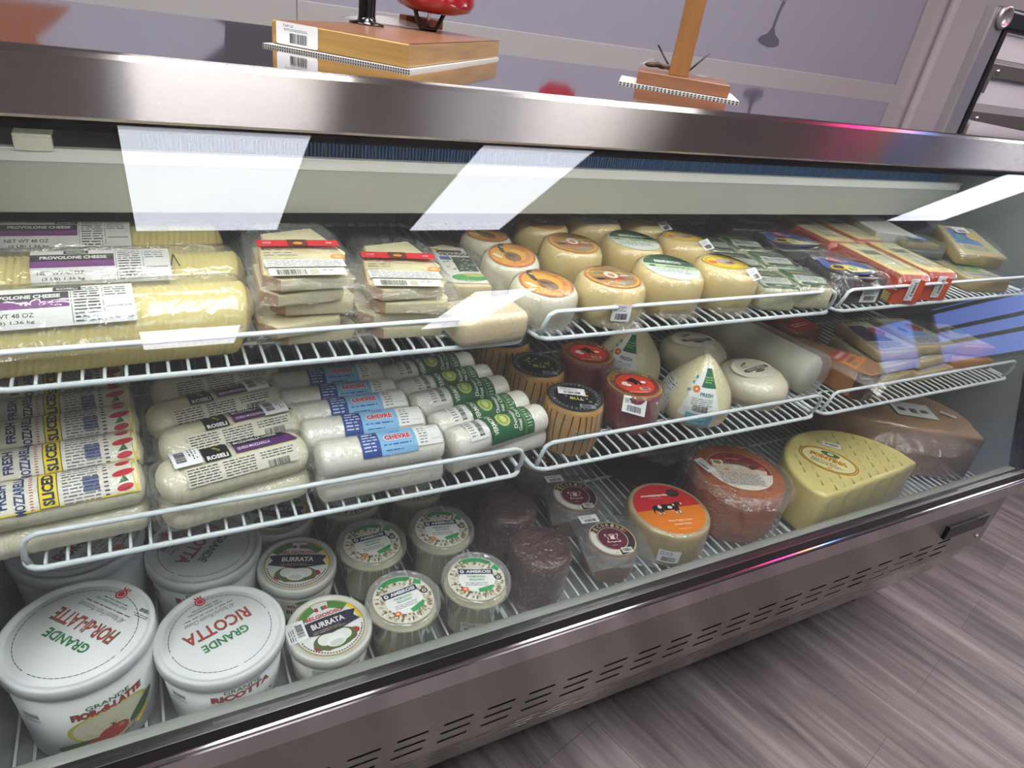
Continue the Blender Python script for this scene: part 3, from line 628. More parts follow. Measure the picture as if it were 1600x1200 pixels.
# ---- brown wrapped cheeses -------------------------------------------
def wheel(name, label, cat, loc, rz, r, h, m_, bulge=.02, group=None, rim=.006, top_dome=0, n=48, part='cheese'):
    t = thing(name, label, cat, loc, rz, group)
    prof = [(r*.90, 0)]+[(r*(1-bulge*(2*k-1)**2)-(rim*.6*(1 if k in (0, 1) else 0)), rim*.5+(h-rim)*k) for k in (0, .1, .3, .5, .7, .9)]+[(r*(1-bulge)-rim*.12, h-rim*.55), (r*(1-bulge)-rim*.45, h-rim*.15), (r*(1-bulge)-rim, h)]
    if top_dome: prof += [(r*.6, h+top_dome*.6), (r*.3, h+top_dome*.95), (0, h+top_dome)]
    o = MB().lathe(prof, n).build(part, m_, t)
    return t, (lambda z: r*(1-bulge*(2*z/h-1)**2))
choc = mat('wine_rind', '#4d2a28', .38, noise_a=.6, noise_s=45, bump=.9, bump_s=120, stretch=(1, 4, 1), coat=.6)
choc2 = mat('dark_rind', '#3a2c28', .4, noise_a=.3, noise_s=40, bump=.4, bump_s=120, coat=.4)
filmside = clear('stretch_film', .012, '#d8ccd0', f0=.06, rough=.12, bump=1.4, bump_s=60, stretch=(1, 1, 5), crease_glint=.20)
def brown(loc, label, rz=0, m_=None, r=.049, h=.100):
    t, rf = wheel('wrapped_cheese_drum', label, 'cheese', loc, rz, r, h, m_ or choc, .01, 'tall dark film-wrapped cheeses', .005)
    mb = MB(); mb.lathe([(r*1.01+.0015*math.sin(k*2.1)+.0008, h*k/14) for k in range(15)]+[(r*.97, h+.0018), (r*.5, h+.0012), (0, h+.0015)], 48, close=False); mb.build('film', filmside, t)
    MB().grid(lambda u, v: (r*1.02*math.cos(-PI*.95+u*PI*.9)*(1+v*.13+.05*v*nz(u, 1, v, 1, 6)), r*1.02*math.sin(-PI*.95+u*PI*.9)*(1+v*.13), .010-.009*v+.003*v*math.sin(u*37)), 40, 3).build('film_tail', film, t)
    return t
brown((.500, .655, DZ), 'front wine-brown cheese drum in tight film, right of the stickered cup', 20)
brown((.495, .764, DZ), 'wine-brown cheese drum in film behind the front one', -35)
brown((.486, .872, DZ), 'dark cheese drum deep in the case, third from the glass', 10, choc2)
brown((.565, .965, DZ), 'dark cheese drum deep under the shelf junction', 50, choc2, .050, .09)
# ---- pecorino in vacuum bags -----------------------------------------
tanr = mat('tan_rind', '#8e7560', .6, noise_a=.2, noise_s=40, bump=.3)
def vacbag(t, s, z, seed, m_=None, w_=None, amp=.004, name='vacuum_bag', hole=0, sag=.012, nx=22):
    w_ = w_ or s
    def fn(u, v):
        x = (u-.5)*2*w_; y = (v-.5)*2*s; d = max(abs(u-.5), abs(v-.5))*2; r_ = math.hypot(x/w_, y/s)
        zz = z-max(0, r_-hole)**2*sag*1.6 + nz(x+seed, y, seed, amp, 28)*min(1, max(0, (d-.45)*2))
        return (x+nz(y, seed, 0, .003, 22)*d, y+nz(x, seed, 3, .003, 22)*d, zz)
    o = MB().grid(fn, nx, nx).build(name, m_ or bagm, t); return o
def pecorino(loc, rz, label, stk=True):
    r, h = .047, .062
    t, rf = wheel('vacuum_packed_cheese', label, 'cheese', loc, rz, r, h, tanr, .02, 'small vacuum-packed wheels with a hide emblem')
    vacbag(t, .066, h+.0015, loc[1]*10, w_=.062, hole=.72)
    MB().lathe([(r*1.03+.001*math.sin(k*3), h*k/8) for k in range(9)], 40, close=False).build('film', filmside, t)
    a = Art(); q = .042
    a.ell(0, 0, q, q, '#c9b58f'); a.ell(0, 0, q*.96, q*.96, '#2a2528'); a.ell(0, 0, q*.94, q*.94, '#d8d4cb', n=20, a0=150, a1=275, inner=.72)
    for i, c in enumerate('PECORINO'):
        A = 150-16*i; a.text(c, q*.80*math.cos(R(A)), q*.80*math.sin(R(A)), .0055, .0085, '#cbb98c', rot=A-90, bold=.03)
    a.text('V', q*.8*math.cos(R(28)), q*.8*math.sin(R(28)), .007, .008, '#d8432a', rot=-60, bold=.05)
    a.ell(0, -.001, q*.66, q*.66, '#cfc3b0'); a.ell(0, -.001, q*.63, q*.63, '#5c1730')
    hide = [(-.011, .010), (-.006, .0075), (0, .0095), (.006, .0075), (.011, .010), (.0125, .006), (.0085, .002), (.0085, -.003), (.0125, -.008), (.009, -.010), (.004, -.0085), (0, -.0105), (-.004, -.0085), (-.009, -.010), (-.0125, -.008), (-.0085, -.003), (-.0085, .002), (-.0125, .006)]
    a.poly([(x*1.08, y*1.08) for x, y in hide], '#e8dccd'); a.poly([(x*.92, y*.92) for x, y in hide], '#5c1730'); a.poly([(x*.42, y*.5+.0015) for x, y in hide], '#e8dccd'); a.fine(-.007, -.019, .007, -.016, 1, 2, '#c8b4a8')
    a.rect(.006, -.036, .026, -.024, '#eceae4', 1); a.bars(.008, -.034, .024, -.0255, 7); a.text('A', -.004, -.034, .006, .007, '#cbb98c', bold=.04)
    a.build('label', flat(h, rz=0), t, base=.0028)
    sticker(t, flat(h+.0012, -.026, .052, 6), .036, .020, 9)
    return t
pecorino((.655, .664, DZ), -13, 'front vacuum-packed wheel with a maroon label, at the glass')
pecorino((.652, .786, DZ), -13, 'vacuum-packed wheel with a maroon label, behind the front one')
pecorino((.640, .905, DZ), -13, 'vacuum-packed wheel deepest in the case, half hidden by the shelf')
# ---- orange and red cow wheel -----------------------------------------
t, rf = wheel('round_aged_cheese', 'thick pale wheel with a red and orange label picturing a cow', 'cheese', (.800, .690, DZ), -11, .080, .075, mat('straw_rind', '#b9a67a', .5, noise_a=.25, noise_s=45, bump=.35, bump_s=90, coat=.3), .015)
a = Art(); q = .0685
a.ell(0, 0, q, q, '#e8801c', n=48); top = [(q*math.cos(R(x)), q*math.sin(R(x))) for x in range(2, 180, 6)]
a.poly([(q*.99, .004)]+[p for p in top]+[(-q*.99, -.004)], '#c9252c')
a.text('montanyola', -.014, .037, .056, .0085, '#f3e6e2', bold=.04); a.fine(-.03, .028, .01, .031, 1, 2, '#e8b0a8'); a.ell(.028, .041, .013, .011, '#241a14', n=24); a.fine(.018, .037, .038, .046, 3, 3, '#7a6a54')
cow = [(-.034, .004), (-.030, .009), (-.012, .011), (.008, .011), (.018, .015), (.024, .017), (.030, .013), (.033, .008), (.028, .007), (.022, .006), (.019, -.002), (.0195, -.018), (.016, -.018), (.014, -.006), (.0125, -.008), (.011, -.018), (.0085, -.018), (.008, -.005), (-.010, -.006), (-.014, -.005), (-.0155, -.018), (-.0185, -.018), (-.020, -.006), (-.0225, -.010), (-.024, -.018), (-.027, -.018), (-.027, -.004), (-.031, -.004), (-.034, -.012), (-.0355, -.012)]
def fillpoly(a_, pts, col):
    bm = bmesh.new(); vs = [bm.verts.new((x, y, 0)) for x, y in pts]; f = bm.faces.new(vs); bmesh.ops.triangulate(bm, faces=[f])
    bm.verts.index_update(); V = [(v.co.x, v.co.y) for v in bm.verts]; F = []
    for f in bm.faces:
        i = [v.index for v in f.verts]; (x0, y0), (x1, y1), (x2, y2) = V[i[0]], V[i[1]], V[i[2]]
        F.append(tuple(i) if (x1-x0)*(y2-y0)-(x2-x0)*(y1-y0) > 0 else tuple(i[::-1]))
    bm.free(); a_.add(V, F, col)
fillpoly(a, cow, '#1e1a1c')
for x, y, rx, ry in ((-.018, .005, .004, .005), (.002, .002, .005, .004), (-.0255, -.012, .0014, .005), (.0175, -.012, .0013, .005), (.0095, -.013, .0012, .004), (.029, .010, .002, .003), (.012, .008, .002, .003), (-.017, -.013, .0013, .004)): a.ell(x, y, rx, ry, '#ece6de', n=10)
a.text('Natura Organic Catalan', .006, -.034, .05, .0065, '#f6dcb8', bold=.02); a.text('mountain cheese', .006, -.043, .034, .0055, '#f6dcb8', bold=.02); a.fine(-.008, -.057, .018, -.054, 1, 3, '#f6dcb8')
a.build('label', flat(.075), t)
sticker(t, sidemap(rf, z=.030, a0=-20), .040, .028, 11)
MB().lathe([(rf(z)+.0015, z) for z in (0, .015, .03, .045, .06, .07)]+[(.074, .0765), (.07, .0768)], 56, close=False).build('film', film_t, t)
# ---- manchego ----------------------------------------------------------
ora = mat('basket_rind', '#ad5f2e', .5, noise_a=.55, noise_s=50, bump=.6, bump_s=130, stretch=(1, 1, 3), coat=.3)
t, rf = wheel('round_aged_cheese', 'large orange-brown wheel with a round red and white MANCHEGO label in loose film', 'cheese', (.980, .707, DZ), -24, .095, .112, ora, .02, rim=.010)
a = Art(); q = .074; S9 = .9
a.ell(0, 0, q, q*.92, '#e6ddd0', n=48); a.poly([(q*.985*math.cos(R(x)), q*.905*math.sin(R(x))) for x in range(-8, 189, 6)], '#8f1f22')
a.poly([(-.065, .006), (-.05, .02), (.0, .022), (.03, .012), (.065, .004), (.06, -.012), (-.06, -.012)], '#d8c8b4')
for x, y, rr, c in ((.045, .022, .012, '#7a2a1c'), (.056, .012, .009, '#c8622a'), (.034, .012, .008, '#5c1f28'), (-.03, .0, .007, '#c2a060')): a.ell(x, y, rr, rr*.8, c, n=16)
a.text('MANCHEGO', 0, .026, .062, .013, '#f3ede4', bold=.05); a.text('MANCHEGO', 0, .026, .060, .0115, '#241a18', bold=.03); a.text('PDO PX', .004, .011, .03, .009, '#f0e9df', bold=.03); a.fine(-.02, .040, .02, .046, 2, 4, '#e8cfc4')
a.rect(-.058, .012, -.03, .034, '#e4dcc2', 1); a.ell(-.044, .025, .009, .006, '#6b7d34', n=14); a.ell(-.043, .021, .007, .004, '#b0703a', n=10)
a.fine(-.052, -.052, .048, -.010, 10, 6, '#33323a', .9); a.build('label', (lambda f_: (lambda u, v, h_: f_(u*S9, v*S9, h_)))(flat(.112)), t)
sticker(t, flat(.112, -.07, .006, -62), .044, .022, 13)
def skirt(r0, r1, z, amp, m_, t, name='loose_film', a0=0, a1=360, z1=-.012):
    def fn(u, v):
        A = R(a0+(a1-a0)*u); rr = r0+(r1-r0)*v+v*.006*nz(math.cos(A), math.sin(A), 2, 1, 4)
        return (rr*math.cos(A), rr*math.sin(A), z+z1*v*v+v*amp*nz(math.cos(A)*3, math.sin(A)*3, v*2, 1, 2))
    return MB().grid(fn, 72, 5).build(name, m_, t)
skirt(.088, .112, .114, .010, film, t)
MB().lathe([(.103+.0012*math.sin(k*2.7), .112*k/12) for k in range(13)]+[(.095, .1145), (.06, .114), (0, .114)], 56, close=False).build('film', filmside, t)
t, rf = wheel('round_aged_cheese', 'dark brown wheel in loose film, behind the MANCHEGO wheel under the shelf', 'cheese', (.905, .905, DZ), 0, .095, .10, choc2, .02)
skirt(.085, .115, .101, .010, film, t)
# ---- fontina wedge ------------------------------------------------------
def prism_thing(t, out, h, m_, name, bev=.010, dome=0):
    return MB().prism(out, 0, h, 0, bev).build(name, m_, t)
waxy = mat('cream_wax', '#e5d78c', .3, noise_a=.06, noise_s=12, coat=.3, sss=.1)
t = thing('cheese_wedge', 'big half wheel of pale yellow FONTINA with an oval label, cut side to the glass', 'cheese', (1.262, .625, DZ), 4)
out = [(-.155, -.018), (-.10, -.022), (0, -.022), (.10, -.022), (.17, -.018)]
for i in range(1, 20):
    A = R(180*i/20); out.append((.005+.172*math.cos(A), .0+.165*math.sin(A)))
out.append((-.165, .0))
MB().prism(out, 0, .105, 0, .009).build('cheese', waxy, t)
a = Art(); a.ell(0, 0, .062, .045, '#8f5f14'); a.ell(0, 0, .0605, .0435, '#e0b03a'); a.ell(0, 0, .056, .039, '#8f5f14'); a.ell(0, 0, .0545, .0378, '#ece2a8'); a.ell(-.0, .026, .020, .009, '#3f7a34', n=18); a.ell(0, .026, .007, .006, '#c8ccc4', n=12)
a.text('FONTINA', 0, .004, .078, .016, '#9a5a10', bold=.09); a.text('FONTINA', 0, .004, .075, .0135, '#f0a828', bold=.03); a.text('DENMARK', 0, .0155, .036, .0045, '#8a3a1c')
a.fine(-.034, -.026, .034, -.007, 5, 2, '#4a5a4c'); a.ell(.006, -.032, .006, .0025, '#e8903a', n=8)
a.build('label', flat(.105, -.038, .062, -62), t, base=.0006)
a = Art()
for j in range(7):
    for i in range(11):
        x = -.14+i*.029+(j % 2)*.014; y = -.008+j*.022
        if math.hypot(x-.005, y)*1.0 > .145 or math.hypot((x+.038)/.05, (y-.062)/.055) < 1: continue
        a.text('Milano' if (i+j) % 2 else 'ITALY', x, y, .016, .0042, '#7c7440' if (i+j) % 2 else '#a89c5c', rot=58, bold=.01)
a.build('wax_print', flat(.105), t, base=.0004)
a = Art().poly(rrect(-.02, .02, -.009, .009, .002), '#efefe6').text('ED.MEM2', 0, 0, .028, .006, '#2a2a2a', bold=.03); a.build('paper_tag', flat(.105, .022, .098, -48), t, base=.0016, label='small white paper tag')
MB().grid(lambda u, v: (-.17+.35*u, -.0245-.002*math.sin(u*40)-.001*math.sin(v*20+u*9), .002+.095*v), 40, 8).build('film', clear('wedge_film', .06, '#f6f4de', f0=.08, rough=.12, bump=1.0, bump_s=22, stretch=(1, 1, 3)), t)
MB().grid(lambda u, v: (.17+.028*v+.004*nz(u*9, v, 1, 1, 2), -.02+.03*u*(1-v*.3), .02+.085*u+.008*nz(u*7, v*3, 5, 1, 2)), 16, 5).build('film_tail', film, t)
# ---- half wheel at the right end -------------------------------------------
t = thing('half_cheese_wheel', 'huge tan half wheel in film with a white three-barcode label, right end of the deck', 'cheese', (1.572, .792, DZ), -33)
out = [(-.175, -.10), (.0, -.115), (.175, -.10)]
for i in range(0, 21): A = R(-12+204*i/20); out.append((.178*math.cos(A), -.03+.135*math.sin(A)))
MB().prism(out, 0, .13, 0, .008).build('cheese', mat('tan_wheel', '#b48e68', .45, noise_a=.10, noise_s=10, bump=.1, coat=.2), t)
MB().prism([(x*1.012, y*1.012) for x, y in out], 0, .1325, 0, .010).build('film', clear('wheel_film', .10, '#cdbba8', f0=.07, rough=.14, bump=.8, bump_s=18), t)
a = Art(); a.rect(-.05, -.034, .05, .034, '#dadcd8', .04)
for i in range(3): a.bars(-.038+i*.028, -.012+(-.006*(i % 2)), -.020+i*.028, .004, 20+i)
a.build('label', flat(.1325, .035, -.025, 3), t, base=.002)
Art().poly(rrect(-.018, .018, -.007, .007, .001), '#d8d6cc').fine(-.014, -.003, .012, .004, 2, 2).build('paper_tag', flat(.1325, .125, -.018, -30), t, base=.002)
skirt(.13, .185, .132, .012, film, t, a0=190, a1=350, z1=-.03)
# ================================================================ MIDDLE TIER
def caps(L, rx_y, rz_, ripple=0, nrip=20, flatb=.0, end=.6, nu=60, nv=26, seed=0):
    """log along X resting on z=0: rounded ends, optional slice ripples"""
    def fn(u, v):
        x = (u-.5)*L; e = abs(u-.5)*2; e0 = 1-end*2*rz_/L
        k = 1 if e < e0 else math.sqrt(max(0, 1-((e-e0)/(1-e0))**2.4))
        rp = 1+ripple*(.5+.5*math.cos(u*nrip*2*PI)) if ripple else 1
        A = 2*PI*v; y = rx_y*k*rp*math.sin(A); z = rz_*k*rp*math.cos(A); z = max(z, -rz_*(1-flatb))
        return (x, y+nz(x+seed, A*.02, 0, .0008, 40), z+rz_*(1-flatb))
    return fn
def logobj(t, name, m_, **k):
    return MB().grid(caps(**k), k.get('nu', 60), k.get('nv', 26)).build(name, m_, t, weld=True)
def fins(t, L, w_, z, m_, l=.012, seed=0):
    mb = MB()
    for s in (-1, 1): mb.grid(lambda u, v: (s*(L/2-.004+l*u*(1+.3*nz(v*6, s, seed, 1, 1))), (v-.5)*w_*(1+.1*u), z+.003*nz(u*3, v*7, seed, 1, 1)), 4, 10)
    return mb.build('film_ends', m_, t)
moz = mat('mozzarella', '#e6e2c6', .45, noise_a=.05, noise_s=30, sss=.2)
def bel(loc, rz, label, first=None, plain=False):
    L, r, h = .176, .029, .022
    t = thing('mozzarella_log', label, 'cheese log', loc, rz, 'FRESH MOZZARELLA sliced logs')
    logobj(t, 'cheese', moz, L=L, rx_y=r, rz_=h, ripple=.02, nrip=14, flatb=.15)
    logobj(t, 'film', film_t, L=L+.004, rx_y=r+.0012, rz_=h+.001, flatb=.14, seed=2); fins(t, L, .05, h*.8, film)
    if plain: return t
    a = Art(); x = .078; V = .0185
    def vt(s_, x_, w_, h_, col, b=.02): a.text(s_, x_, 0, w_, h_, col, rot=90, bold=b)
    a.rect(-.082, -V, .082, V, '#e9e7d6', .0045); a.rect(-.082, -V, .080, -V+.0016, '#e8d23a', .0045)
    vt('BELGIOIOSO', -.060, .038, .008, '#b4283a', .03); vt('FRESH', -.040, .024, .0095, '#2a3f78', .03); vt('MOZZARELLA', -.025, .040, .0095, '#2a3f78', .03)
    a.fine(-.0165, -.018, -.013, .018, 14, 2, '#b8505a'); a.rect(-.009, -.018, .008, .018, '#2a3a66', .005); a.rect(-.0082, -.0172, .0072, .0172, '#efd628', .005); vt('SLICED', -.0005, .031, .0105, '#22305c', .04)
    a.fine(.012, -.019, .046, .019, 12, 5, '#6a708e', .95); a.bars(.030, -.010, .045, .004, 6, '#3c4f8a', vert=True); a.fine(.049, -.018, .054, .018, 9, 4, '#4a4f70')
    for y, rx in ((-.012, .008), (.002, .011), (.014, .007)): a.ell(.068, y, rx, .0034, '#c22f3c', n=16, rot=8)
    a.poly([(.062, -.008), (.072, -.0065), (.068, .0)], '#3f6b35'); a.ell(.079, 0, .003, .019, '#e8d23a', n=16, inner=.6)
    a.build('printed_wrap', logmap(h+.001, h*.85, ry=r+.0012), t, base=.0008)
    return t
g = 'FRESH MOZZARELLA sliced logs'
BX = -.124
zz = MZ+.001; z2 = zz+.037
bel((BX, .688, zz), 3, 'lower plain front mozzarella log under the printed ones, left end of middle shelf', plain=True)
bel((BX, .762, zz), 3, 'lower mozzarella log in the second row, left end of middle shelf', plain=True)
for i, (y, lb) in enumerate(((.688, 'front printed FRESH MOZZARELLA SLICED log, lying nearest the guard rail'), (.748, 'second FRESH MOZZARELLA log from the glass'), (.808, 'third FRESH MOZZARELLA log from the glass'), (.868, 'fourth FRESH MOZZARELLA log, under the upper shelf edge'), (.928, 'rearmost FRESH MOZZARELLA log, mostly hidden by the upper shelf'))):
    bel((BX+[0, .0, -.003, -.008, -.012][i], y, z2 if i < 3 else z2-.006), 4, lb)
slm = mat('sliced_mozzarella', '#e4dfc0', .5, noise_a=.06, noise_s=60, sss=.2)
def ros(loc, rz, label, stk=0, plain=False):
    L, r, h = .172, .031, .022
    t = thing('sliced_mozzarella_pack', label, 'cheese log', loc, rz, 'black and purple labelled mozzarella packs')
    logobj(t, 'cheese', slm, L=L, rx_y=r, rz_=h, ripple=.035, nrip=15, flatb=.1, end=1.1)
    logobj(t, 'film', film, L=L+.012, rx_y=r+.003, rz_=h+.001, flatb=.1, end=.9, seed=4)
    fins(t, L+.008, .06, h*.9, film, .010, 3)
    if plain: return t
    a = Art(); cap = .019
    a.poly([(-.068, -.022), (.062, -.022), (.074, -.010), (.074, .004), (.062, .016), (-.068, .018)], '#dcd9c4') if 0 else None
    a.rect(-.034, .002, -.006, .023, '#1d1d1f', .005); a.text('ROSELI', -.020, .0055, .023, .0048, WHT, bold=.04); a.poly([(-.022, .019), (-.018, .020), (-.017, .016), (-.014, .013), (-.016, .0115), (-.019, .014)], '#9aa04a')
    a.poly([(0, .013), (.066, .013), (.06, .019), (.045, .023), (0, .023)], '#1d1d1f'); a.text('MOZZARELLA CHEESE', .027, .0177, .05, .0042, WHT, bold=.02)
    a.poly([(0, .004), (.073, .004), (.066, .013), (0, .013)], '#5a2868'); a.text('QUESO MOZZARELLA', .022, .0082, .038, .0038, '#e8dcec', bold=.02)
    a.rect(-.058, -.018, .066, .000, '#d6d3c2', .006); a.fine(-.056, -.017, -.022, -.001, 6, 2, '#2e2e33', .95); a.fine(-.018, -.017, .018, -.001, 6, 3, '#33333a', .95); a.fine(.024, -.009, .064, -.001, 3, 4, '#33333a', .9); a.bars(.03, -.018, .055, -.011, 5)
    a.build('printed_film', logmap(h+.002, h*.9, ry=r+.003), t, base=.0010)
    if stk:
        sticker(t, logmap_off(h+.0045, h*.9, r+.005, stk*.052), .024, .030, 3)
    return t
def logmap_off(r, cz, ry, x0): return lambda u, v, h: (x0+v, (ry+h)*math.sin((-u+.002)/r), cz+(r+h)*math.cos((-u+.002)/r))
ros((.058, .690, zz), 8, 'lower sliced mozzarella pack, unlabelled, bulging over the front wire', plain=True)
ros((.060, .768, zz), 8, 'lower sliced mozzarella pack behind the front bulging one', plain=True)
for i, (x, y, rz, s, lb) in enumerate(((.058, .692, 10, -1, 'front black and purple labelled mozzarella pack with a price sticker at its left end'), (.064, .757, 11, 1, 'second black and purple labelled mozzarella pack with a price sticker at its right end'), (.052, .826, 12, 1, 'third black and purple labelled mozzarella pack, just under the upper shelf edge'), (.060, .893, 8, 0, 'rearmost black and purple labelled mozzarella pack, half hidden by the upper shelf'))):
    ros((x, y, z2 if i < 2 else z2-.004), rz, lb, s)
wch = mat('goat_cheese', '#e9e7da', .5, noise_a=.03, noise_s=25, sss=.2, bump=.1, bump_s=60)
def chev(loc, rz, label, plain=False):
    L, r, h = .168, .025, .0215
    t = thing('chevre_log', label, 'cheese log', loc, rz, 'blue labelled CHEVRE logs')
    logobj(t, 'cheese', wch, L=L, rx_y=r, rz_=h, flatb=.1, end=.5); logobj(t, 'film', film_t, L=L+.006, rx_y=r+.0012, rz_=h+.001, flatb=.1, end=.5, seed=5)
    fins(t, L, .045, h, film, .012, 7)
    if plain: return t
    a = Art(); a.rect(-.030, -.017, -.006, .017, '#24448c', .004); a.fine(-.027, -.011, -.008, .010, 5, 3, '#c6d2ea'); a.fine(-.026, .011, -.010, .0145, 1, 6, '#e4e9f4', thick=.7)
    a.rect(-.006, -.017, .042, .017, '#7fb4dc', .004); a.text('CHEVRE', .018, .004, .036, .0085, WHT, bold=.07); a.text('CHEVRE', .018, .004, .034, .007, '#d0252c', bold=.04); a.fine(-.002, -.007, .036, -.003, 1, 4, '#2a4c90'); a.fine(.0, -.013, .026, -.010, 1, 5, '#2a4c90'); a.fine(.01, .0115, .026, .0145, 1, 5, '#24448c')
    a.rect(.042, -.012, .076, .015, '#e4e5e0', .005); a.fine(.046, -.010, .058, .012, 6, 7, '#777'); a.bars(.062, -.006, .073, .012, 9, vert=False)
    a.build('printed_label', logmap(h+.001, h*.9, ry=r+.0012), t, base=.0008)
    return t
chev((.232, .676, zz), 1, 'lower plain white cheese log under the front CHEVRE log', plain=True)
chev((.230, .745, zz), 1, 'lower plain white cheese log in the second row of CHEVRE', plain=True)
for i, (x, y) in enumerate(((.232, .680), (.224, .731), (.216, .776), (.214, .820), (.208, .868))):
    chev((x, y, z2-.002 if i < 3 else z2-.006), (0, -2, 1, -2, 0)[i], ['front CHEVRE log, resting on a plain white one behind the guard rail', 'second CHEVRE log from the glass', 'third CHEVRE log from the glass', 'fourth CHEVRE log from the glass', 'rearmost CHEVRE log, under the upper shelf edge'][i])
def green(loc, rz, label, plain=False):
    L, r, h = .168, .0225, .021
    t = thing('goat_cheese_log', label, 'cheese log', loc, rz, 'green banded goat cheese logs')
    logobj(t, 'cheese', wch, L=L, rx_y=r, rz_=h, flatb=.08, end=.45); logobj(t, 'film', film_t, L=L+.003, rx_y=r+.001, rz_=h+.001, flatb=.08, end=.5, seed=6)
    if plain: return t
    a = Art(); a.rect(-.026, -.029, .050, .029, '#1f5c3a', .003); a.rect(.034, -.029, .0355, .029, '#6d9a5c', .003)
    a.text('VERMONT', -.017, .002, .034, .0075, '#dfe6d4', rot=90, bold=.02); a.ell(.002, .004, .011, .011, '#b9c46a', n=24); a.ell(.002, .004, .0085, .0085, '#8fa552', n=20); a.ell(.002, .004, .0045, .006, '#c8d07c', n=12)
    a.text('Domaine', .020, .003, .034, .006, '#e3e6d6', rot=78, bold=.02); a.text('Goat Cheese', .028, .002, .042, .006, '#e3e6d6', rot=78, bold=.02); a.fine(.038, -.018, .047, .016, 8, 4, '#a9c49c')
    a.rect(-.060, -.014, -.030, .020, '#e6e7e0', .004); a.bars(-.044, -.010, -.036, .017, 7, vert=True); a.fine(-.057, -.010, -.047, .015, 6, 5, '#888')
    a.build('printed_band', logmap(h+.001, h*.92, ry=r+.001), t, base=.0008)
    return t
green((.408, .694, zz), 9, 'lower plain goat cheese log under the front green banded one', plain=True)
green((.400, .760, zz), 9, 'lower plain goat cheese log in the second row', plain=True)
for i, (x, y) in enumerate(((.404, .688), (.396, .730), (.386, .782), (.380, .828), (.368, .876))):
    green((x, y, z2-.006 if i < 3 else z2-.010), (11, 11, 9, 9, 8)[i], ['front green banded goat cheese log, nearest the guard rail end', 'second green banded goat cheese log, touching the front one', 'third green banded goat cheese log', 'fourth green banded goat cheese log, below the upper shelf edge', 'rearmost green banded goat cheese log, half hidden by the upper shelf'][i])
# barrel striped wheels
def barrel_mat():
    M = mat('barrel_paper', '#c8984f', .45, noise_a=.3, noise_s=30, stretch=(1, 1, .15), coat=.5); return M
def woodw(loc, rz, label, stk=True, group='barrel-striped wheels with black labels'):
    r, h = .047, .080
    t, rf = wheel('barrel_striped_cheese', label, 'cheese', loc, 0, r, h, barrel_mat(), .07, group, .008)
    mb = MB(); r2 = random.Random(5)
    for i in range(26):
        A = 2*PI*i/26; da = .012
        pts = []
        mb.grid(lambda u, v: ((rf(.004+.068*v)+.0006)*math.cos(A+da*(u-.5)*3+.04*math.sin(v*3+i)), (rf(.004+.068*v)+.0006)*math.sin(A+da*(u-.5)*3+.04*math.sin(v*3+i)), .004+.068*v), 1, 8)
    mb.build('stave_line', ink('#4a3018'), t)
    a = Art(); q = .0425
    a.ell(0, 0, q, q, '#22242a', n=40); a.ell(0, 0, q*.93, q*.93, '#5c5f68', inner=.97)
    for i in range(34): A = i*360/34; a.text('AURICCHIOCACIO'[i % 14] if 0 else 'CACIOCAVALLO'[i % 12], q*.83*math.cos(R(-A)), q*.83*math.sin(R(-A)), .0035, .0045, '#9a9da4', rot=-A-90, bold=.01)
    a.ell(0, 0, q*.72, q*.72, '#17181c'); r2 = random.Random(8)
    for k in range(26): a.ell(r2.uniform(-.022, .022), r2.uniform(-.015, .02), r2.uniform(.001, .004), r2.uniform(.001, .003), r2.choice(['#8f8a3a', '#6d6f76', '#b8a94c', '#3c4048', '#9a9da4']), n=8)
    a.text('BLU', 0, -.008, .018, .007, '#b8b04a', bold=.04); a.rect(.004, -.032, .028, -.022, '#8c9098', .004); a.bars(.007, -.031, .02, -.024, 4)
    a.build('label', flat(h, rz=rz), t)
    if stk: sticker(t, flat(h, .0, .012, rz), .042, .020, 3)
    a = Art().rect(-.014, -.009, .014, .009, '#b5a88c', .004).fine(-.012, -.008, .012, .008, 6, 3, '#6b5f4c'); a.build('side_label', sidemap(rf, z=.038, a0=-10), t)
    MB().lathe([(rf(z)+.0016, z) for z in (0, .02, .04, .06, .076)]+[(.044, h+.0012)], 48, close=False).build('film', film_t, t)
    return t
woodw((.538, .702, MZ), -25, 'front barrel-striped cheese with a price sticker across its black label')
woodw((.530, .806, MZ), -20, 'barrel-striped cheese with a dark grey label, behind the stickered one', False)
woodw((.520, .910, MZ), -20, 'barrel-striped cheese at the back, mostly hidden by the two in front', False)
redr = mat('red_wax_rind', '#7c2f30', .4, noise_a=.25, noise_s=30, coat=.4, bump=.2)
